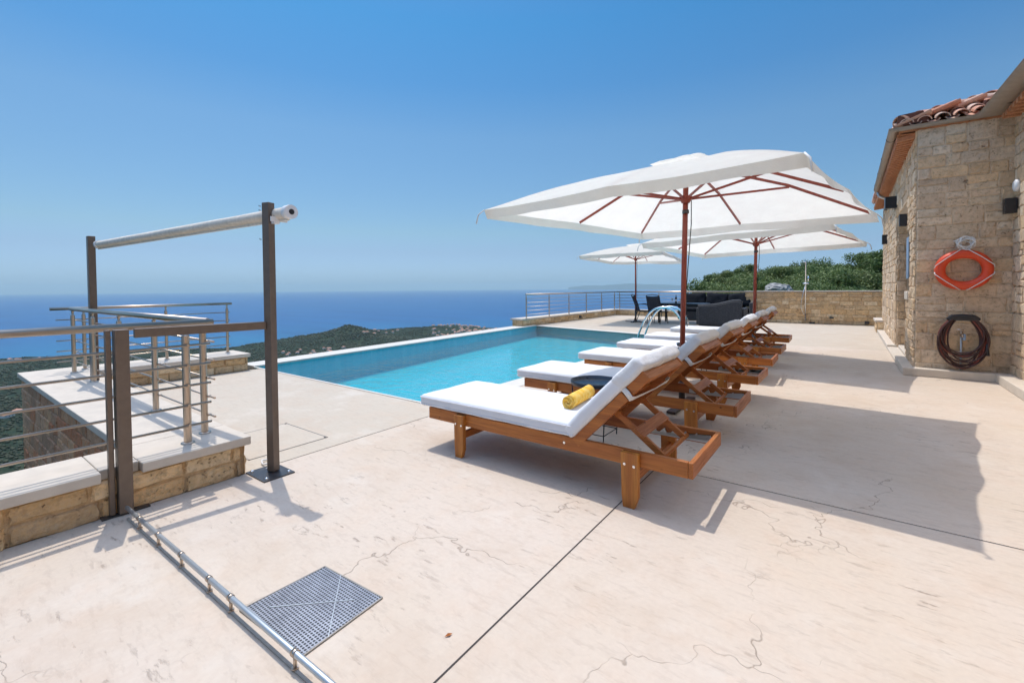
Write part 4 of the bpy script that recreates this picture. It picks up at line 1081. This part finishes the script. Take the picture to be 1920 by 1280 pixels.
for k in range(3):
    tf = Matrix.Translation((-.8 + k * .82, .02, .42)); mb = MB(); mb.rbox((.78, .68, .15), .04, (8, 6, 2), .02, .01, k, tf); mb.build('seat_cushion', 'darkcush', t)
    tf = Matrix.Translation((-.8 + k * .82, .24, .82)) @ Matrix.Rotation(-.25, 4, 'X') @ Matrix.Rotation(PI / 2, 4, 'X') @ Matrix.Rotation([.06, -.08, .05][k], 4, 'Z'); mb = MB(); mb.rbox((.80, .52, .18), .06, (8, 6, 2), .03, .03, k + 5, tf); mb.build('back_cushion', 'darkcush', t)

# pool ladder
t = thing('pool_ladder', (-3.93, 12.0, 0), 'curved chrome pool ladder at the far right side of the pool', 'pool ladder')
for dy in (-.42, .1):
    mb = MB(); pts = [(-.56, dy, -.6), (-.55, dy, -.05), (-.42, dy, .32), (-.27, dy, .60), (-.10, dy, .76), (.12, dy, .82), (.34, dy, .78), (.52, dy, .62), (.60, dy, .40), (.60, dy, .012)]
    # smooth it
    P = [Vector(q) for q in pts]; sm_ = []
    for i in range(len(P) - 1):
        p0, p1, p2, p3 = P[max(i - 1, 0)], P[i], P[i + 1], P[min(i + 2, len(P) - 1)]
        for k in range(5):
            u = k / 5; sm_.append(.5 * ((2 * p1) + (p2 - p0) * u + (2 * p0 - 5 * p1 + 4 * p2 - p3) * u * u + (3 * p1 - p0 - 3 * p2 + p3) * u ** 3))
    sm_.append(P[-1]); mb.tube(sm_, .024, 12); mb.build('handrail', 'chrome', t)
    mb = MB(); mb.lathe([(.0001, .018), (.05, .016), (.055, .003)], (.60, dy, 0), 16); mb.build('floor_flange', 'chrome', t)
for z in (-.15, -.42):
    mb = MB(); mb.box(-.60, -.50, -.42, .1, z, z + .03); mb.build('step', 'chrome', t, bevel=.004)

# ------------------------------------------------------------------ house
H = thing('stone_house', (.81, 9.1, 0), 'stone villa with terracotta tile roof and beige gutters at the right edge', 'house')
H0 = Vector((.81, 9.1, 0)); WH = 3.66
def hl(*p): return Vector(p) - H0
hk = dict(rows=(.11, .27), wid=(.14, .44), prot=.013, gap=.012, cols=HOUSE_COLS, mortar=(.54, .46, .36), jit=1.2)
mb = MB()
stone_face(mb, hl(.81, 9.1, 0), X, nY, 1.03, WH, 61, **hk)                      # front, in shade
mb.col = (.4, .32, .23)
mb.build('front_wall', 'stone_house', H, colors=True)
mb = MB(); kk = dict(rows=(.12, .25), wid=(.15, .40), prot=.02, gap=.013, cols=HOUSE_COLS, mortar=(.54, .46, .36), jit=1.2)
stone_face(mb, hl(.808, 10.30, 0), nY, nX, 1.2, 1.14, 62, **kk)                    # side, near pier below sill
stone_face(mb, hl(.808, 9.80, 1.14), nY, nX, .70, WH - 1.14, 63, **kk)
stone_face(mb, hl(.808, 10.30, 2.25), nY, nX, .5, WH - 2.25, 64, **kk)
stone_face(mb, hl(.81, 10.302, 0), X, Y, 1.4, WH, 65, **kk)                       # back of the pier
stone_face(mb, hl(.81, 9.80, 1.14), X, Y, .3, 1.11, 75, **kk)
stone_face(mb, hl(2.2, 12.4, 0), nX, nY, 1.39, 2.75, 66, **kk)                     # far jamb
stone_face(mb, hl(.808, 17.0, 0), nY, nX, 4.6, WH, 67, fine=False, **kk)                       # far part
stone_face(mb, hl(.808, 12.4, 2.75), nY, nX, 2.1, WH - 2.75, 68, **kk)             # above the porch
stone_face(mb, hl(.82, 17.002, 0), X, Y, 6, WH, 69, fine=False, **kk)
mb.build('side_wall', 'stone_house', H, colors=True)
mb = MB(); stone_face(mb, hl(1.82, 9.1, 0), nY, nX, 12.0, WH - .02, 70, fine=False, **kk); mb.build('wing_wall', 'stone_house', H, colors=True)
mb = MB(); mb.box(.2, 6, .05, 7.85, 3.40, 3.50); mb.box(1.2, 1.25, 1.15, 3.35, 0, 3.2); mb.box(1.05, 1.4, .05, 1.15, 0, 3.4); mb.box(.0, 1.2, 1.21, 3.28, 2.76, 2.80); mb.box(1.06, 6, -14, .0, 3.40, 3.50); mb.build('inner_structure', 'cap', H)
mb = MB(); mb.box(1.17, 1.198, 1.5, 3.1, .1, 2.3); d_ = mb.build('door', 'shutter', H)
mb = MB(); mb.box(1.15, 1.168, 1.6, 2.25, .3, 2.2); mb.box(1.15, 1.168, 2.35, 3.0, .3, 2.2); mb.build('pane', 'glassdark', d_)
mb = MB(); mb.tube([(1.13, 2.28, 1.0), (1.13, 2.28, 1.15)], .012, 8); mb.build('handle', 'chrome', d_)
mb = MB(); mb.box(-.04, .02, .72, 1.19, 1.10, 1.24); mb.build('window_sill', 'cap', H, bevel=.01)
mb = MB(); mb.box(.02, .28, .705, .73, 1.25, 2.24); mb.box(.24, .28, .73, 1.19, 1.25, 2.24); mb.build('window', 'glassdark', H)
mb = MB(); mb.box(-.025, -.012, .78, 1.12, 1.45, 2.14); mb.build('shutter', 'shutter', H, bevel=.004)
# plinth kerbs
mb = MB()
mb.box(-.15, .03, -.02, 1.25, .0, .115); mb.box(-.15, .03, 1.253, 3.27, .0, .05); mb.box(-.15, .03, 3.273, 8.0, .0, .09)
mb.box(-.15, 1.0, -.20, -.022, 0, .115); mb.box(.82, 1.0, -12, -.203, 0, .12)
mb.box(.031, 1.16, 1.23, 3.27, .0, .10); mb.build('plinth', 'cap', H, bevel=.01)
# roof: hip towards the camera, wing roof along the right
EZ = 3.72; ex, ey = .56 - H0.x, 9.05 - H0.y; tp_ = math.tan(math.radians(22))
def tile_rows(mb, O, along, up, n, length, seed, w_=.20, trim=None, tl=.36):
    rng = random.Random(seed); O = Vector(O); along = Vector(along).normalized(); up = Vector(up).normalized(); nn = along.cross(up)
    if nn.z < 0: nn = -nn
    for i in range(n):
        L = length if trim is None else trim(i)
        k = 0
        while k * tl < L:
            c = rng.choice([(.58, .28, .18), (.64, .36, .25), (.66, .42, .31), (.52, .24, .15), (.66, .48, .38)]); q = rng.uniform(.85, 1.15); mb.col = tuple(x * q for x in c)
            base = O + along * (i * w_ + w_ / 2) + up * (k * tl)
            for (cv, r0, r1, off) in ((1, .085, .07, .035), (-1, .075, .085, .03)):
                vs = []; K = 8; bb = base + (along * (w_ / 2) if cv < 0 else Vector((0, 0, 0)))
                th = .014
                for (u, r, lift) in ((-.02, r0, .022), (tl + .04, r1, 0.)):
                    for rr in (r, r - th):
                        for a in range(K + 1):
                            an = PI * a / K
                            if cv > 0: vs.append(bb + up * u + along * (-math.cos(an) * rr) + nn * (math.sin(an) * rr * .8 + off + lift))
                            else: vs.append(bb + up * u + along * (-math.cos(an) * rr) + nn * (-math.sin(an) * rr * .6 + off + .012 + lift * .6))
                fs = []; m = K + 1
                for a in range(K):
                    fs += [(a, a + 1, 2 * m + a + 1, 2 * m + a), (m + a, 3 * m + a, 3 * m + a + 1, m + a + 1), (a, m + a, m + a + 1, a + 1)]
                fs += [(0, 2 * m, 3 * m, m), (K, m + K, 3 * m + K, 2 * m + K)]
                mb.add(vs, fs, False)
            k += 1
roof = MB()
up1 = Vector((0, 1, tp_)).normalized(); up2 = Vector((1, 0, tp_)).normalized()
hipn = 15
tile_rows(roof, (ex + .02, ey + .03, EZ), X, up1, 26, 1, 5, trim=lambda i: min(i * .2 + .12, 2.6) * 1.07)
tile_rows(roof, (ex + .03, 17.3 - H0.y, EZ), nY, up2, 41, 1, 6, trim=lambda i: min((41 - i) * .2, 2.6) * 1.07)
tile_rows(roof, (1.67 - H0.x, 9.3 - H0.y, EZ), nY, up2, 80, 2.0, 8)
# hip ridge tiles
hd = Vector((1, 1, tp_)).normalized(); ho = Vector((ex + .05, ey + .05, EZ + .06)); rng = random.Random(3)
for k in range(12):
    c = rng.choice([(.55, .30, .2), (.62, .42, .32), (.52, .24, .15)]); roof.col = c
    a_ = ho + hd * (k * .34); sd_ = hd.cross(Vector((0, 0, 1))).normalized(); nn = sd_.cross(hd); vs = []; K = 10
    for (u, r, lift) in ((0, .115, .03), (.40, .095, 0)):
        for rr in (r, r - .016):
            for a in range(K + 1): an = PI * a / K; vs.append(a_ + hd * u + sd_ * (-math.cos(an) * rr) + nn * (math.sin(an) * rr * .85 + lift))
    m = K + 1; fs = []
    for a in range(K): fs += [(a, a + 1, 2 * m + a + 1, 2 * m + a), (m + a, 3 * m + a, 3 * m + a + 1, m + a + 1), (a, m + a, m + a + 1, a + 1)]
    roof.add(vs, fs, False)
ro = roof.build('roof_tiles', 'tile', H, colors=True)
# roof deck under the tiles (hipped slab)
mb = MB(); k = 2.8
q = [(ex + .04, ey + .04, EZ - .03), (ex + 6, ey + .04, EZ - .03), (ex + 6, ey + k, EZ - .03 + k * tp_), (ex + k, ey + k, EZ - .03 + k * tp_), (ex + k, 17.4 - H0.y, EZ - .03 + k * tp_), (ex + .04, 17.4 - H0.y, EZ - .03)]
ql = [(a, b, c - .05) for a, b, c in q]
mb.add(q + ql, [(0, 1, 2, 3), (0, 3, 4, 5), (6, 9, 8, 7), (6, 11, 10, 9), (0, 6, 7, 1), (0, 5, 11, 6)])
q = [(1.67 - H0.x, -14, EZ - .03), (1.67 - H0.x, .1, EZ - .03), (1.67 - H0.x + 2.2, .1, EZ - .03 + 2.2 * tp_), (1.67 - H0.x + 2.2, -14, EZ - .03 + 2.2 * tp_)]
ql = [(a, b, c - .05) for a, b, c in q]
mb.add(q + ql, [(0, 3, 2, 1), (4, 5, 6, 7), (0, 1, 5, 4), (0, 4, 7, 3)])
mb.build('roof_boarding', 'soffit', H)
# rafters / corbelled eave tiles under the overhang
mb = MB(); yy = 0.1
while yy < 8.1: mb.obox((ex + .19, yy, EZ - .135), (.34, .07, .06), (Vector((1, 0, tp_ * .3)).normalized(), Vector((0, 1, 0)), Vector((-tp_ * .3, 0, 1)).normalized())); yy += .16
mb.build('eave_batten', 'soffit', H); mb = MB()
yy = -.3
while yy > -9: mb.obox((1.67 - H0.x + .08, yy, EZ - .135), (.24, .07, .06)); yy -= .16
mb.build('eave_batten', 'soffit', H)
mb = MB(); mb.box(ex + .02, ex + .38, .05, 8.2, EZ - .104, EZ - .085); mb.build('eave_board', 'soffit', H)
# triangular timber boxing at the corner
mb = MB(); mb.add([(ex, ey, EZ + .03), (ex + .38, ey, EZ + .03), (ex + .30, ey, EZ + .20), (ex + .02, ey, EZ + .18), (ex, ey + .3, EZ + .03), (ex + .38, ey + .3, EZ + .03), (ex + .30, ey + .3, EZ + .20), (ex + .02, ey + .3, EZ + .18)],
                  [(3, 2, 1, 0), (4, 5, 6, 7), (0, 1, 5, 4), (2, 3, 7, 6), (0, 4, 7, 3), (1, 2, 6, 5)]); mb.build('corner_boxing', 'darkwood', H)
def gutter(path, name='gutter', r=.062):
    P = [Vector(q) for q in path]; K = 9; vs = []; fs = []
    for i, pq in enumerate(P):
        dd = (P[min(i + 1, len(P) - 1)] - P[max(i - 1, 0)]).normalized() if 0 < i < len(P) - 1 else (P[1] - P[0] if i == 0 else P[-1] - P[-2]).normalized()
        sdv = dd.cross(Vector((0, 0, 1))).normalized()
        if 0 < i < len(P) - 1:
            d0 = (P[i] - P[i - 1]).normalized(); s0 = d0.cross(Vector((0, 0, 1))); sc_ = 1 / max(.3, sdv.dot(s0)); sdv = sdv * sc_
        for rr in (r, r - .005):
            for a in range(K + 1): an = PI + PI * a / K; vs.append(pq + sdv * (math.cos(an) * rr) + Vector((0, 0, math.sin(an) * rr)))
    m = K + 1
    for i in range(len(P) - 1):
        a0 = i * 2 * m; b0 = (i + 1) * 2 * m
        for a in range(K): fs += [(a0 + a, a0 + a + 1, b0 + a + 1, b0 + a), (a0 + m + a, b0 + m + a, b0 + m + a + 1, a0 + m + a + 1)]
        for e in (0, K): fs.append((a0 + e, b0 + e, b0 + m + e, a0 + m + e))
    for i in (0, len(P) - 1):
        a0 = i * 2 * m; fs.append(tuple(a0 + a for a in range(m)))
    mb = MB(); mb.add(vs, fs, True); g_ = mb.build(name, 'gutter', H)
    return g_
gx, gy = .535 - H0.x, 9.035 - H0.y
g_ = gutter([(gx, 14.3 - H0.y, EZ - .04), (gx, gy, EZ), (1.635 - H0.x, gy, EZ), (1.635 - H0.x, -8, EZ + .02)])
mb = MB()
for yy in (.5, 1.9, 3.3, 4.7):
    mb.tube([(gx - .065 * math.cos(a), yy, EZ - .005 - .066 * math.sin(a)) for a in [PI * k / 10 for k in range(11)]], .005, 5)
for yy in (-.6, -1.5, -2.6): mb.tube([(1.635 - H0.x - .065 * math.cos(a), yy, EZ + .002 - .066 * math.sin(a)) for a in [PI * k / 10 for k in range(11)]], .005, 5)
mb.build('gutter_strap', 'plate', g_)
mb = MB(); mb.tube([(gx + .02, 14.2 - H0.y, EZ - .12), (gx + .04, 14.2 - H0.y, EZ - .22), (-.06, 14.2 - H0.y, EZ - .32)], .035, 10); mb.build('downpipe', 'galv', g_)

def wall_lamp(x, y, z, sx, sy, sz, label):
    t = thing('wall_lamp', (x, y, z), label, 'wall lamp'); mb = MB(); mb.obox((0, 0, 0), (sx, sy, sz)); mb.build('housing', 'black', t, bevel=.006)
    mb = MB(); mb.obox((0, 0, -sz / 2 - .003), (sx * .7, sy * .7, .004)); mb.build('lens', 'glassdark', t)
wall_lamp(.70, 12.45, 3.06, .2, .34, .24, 'large black box lamp high on the side wall under the eave')
wall_lamp(.735, 10.22, 2.45, .10, .12, .2, 'small black box lamp on the near pier above the window')
wall_lamp(.745, 15.2, 2.52, .12, .14, .24, 'small black box lamp farthest along the side wall')
wall_lamp(1.74, 8.94, 2.40, .12, .12, .20, 'black cube lamp near the inner corner of the wing wall')
mb = MB(); mb.tube([(0, 0, 0), (-.035, 0, 0), (-.05, 0, 0)], [.085, .08, .05], 24); o = mb.build('round_sounder', 'white'); o.location = (1.808, 8.90, 2.66); tag(o, 'white round disc mounted above the black cube lamp on the wing wall', 'alarm disc')

# lifebuoy
t = thing('lifebuoy', (1.306, 9.0, 1.555), 'orange octagonal lifebuoy with white grab rope hanging on the shaded house wall', 'lifebuoy')
K = 64; path = []
for k in range(K):
    an = 2 * PI * k / K; e = 2 / 2.08; c, s = math.cos(an), math.sin(an)
    path.append((.245 * math.copysign(abs(c) ** e, c), 0, .225 * math.copysign(abs(s) ** e, s)))
mb = MB(); mb.tube(path, .062, 16, closed=True); mb.build('ring', 'buoy', t)
mb = MB()
for (ax_, az_) in ((1, 1), (-1, 1), (1, -1), (-1, -1)):
    mb.tube([(ax_ * .305, -.035, az_ * .03), (ax_ * .30, -.055, az_ * .06), (ax_ * .18, -.068, az_ * .17), (ax_ * .05, -.06, az_ * .275), (ax_ * .03, -.03, az_ * .285)], .006, 6)
mb.build('grab_rope', 'rope', t)
t = thing('rope_coil', (1.325, 9.0, 1.93), 'coil of white rope hanging above the orange lifebuoy', 'rope'); mb = MB(); path = []
for k in range(150):
    an = k * .42; r = .075 + .02 * math.sin(k * .9) ; path.append((r * math.cos(an) + .012 * math.sin(k * .31), -.03 + .02 * math.sin(k * .77), r * 1.05 * math.sin(an)))
path += [(-.06, -.02, .06), (-.13, -.02, .03)]
mb.tube(path, .0055, 6); mb.build('rope_loops', 'rope', t)

# hose
t = thing('garden_hose', (1.305, 9.0, .60), 'dark red garden hose coiled on a black wall holder below the lifebuoy', 'hose')
mb = MB(); mb.prism([(-.16, .235), (.16, .235), (.18, .27), (.12, .318), (0, .33), (-.12, .318), (-.18, .27)], X, Z, Y, (0, -.10, 0), .085); mb.build('holder', 'black', t, bevel=.02)
rng = random.Random(5)
for k in range(15):
    rx = rng.uniform(.170, .258); lowz = -rng.uniform(.22, .46); ox = rng.uniform(-.015, .015); yo = -.03 - .012 * (k % 6); pts = []
    for j in range(40):
        an = 2 * PI * j / 40; s = math.sin(an); zt_ = .30
        zz = (zt_ + lowz) / 2 + (zt_ - lowz) / 2 * s
        wx = rx * (1 - .22 * max(0, s) ** 2); pts.append((ox + wx * math.cos(an) * (1 + .02 * math.sin(3 * an + k)), yo + .008 * math.sin(2 * an + k), zz))
    mb = MB(); mb.tube(pts, .0105, 8, closed=True); mb.build('hose_loop', 'hosedark' if k % 3 else 'hose', t)
mb = MB(); mb.tube([(.235, -.09, -.08), (.245, -.09, -.24)], [.013, .022], 10); mb.build('spray_nozzle', 'black', t)
t = thing('water_tap', (1.302, 9.06, 0), 'brass and steel garden tap on a grey standpipe behind the coiled hose', 'tap')
mb = MB(); mb.tube([(0, -.0, .12), (0, -.02, .18), (0, -.03, .60)], .014, 10); mb.build('standpipe', 'galv', t)
mb = MB(); mb.tube([(0, -.03, .60), (0, -.03, .68)], .018, 10); mb.tube([(0, -.03, .64), (0, -.10, .64), (0, -.115, .60)], .013, 10); mb.build('valve', 'steel', t)
mb = MB(); mb.tube([(-.05, -.03, .70), (.03, -.03, .70)], .007, 8); mb.build('handle', 'chrome', t)
mb = MB(); mb.obox((.02, -.09, .60), (.035, .04, .09)); mb.build('timer', 'shutter', t, bevel=.008)
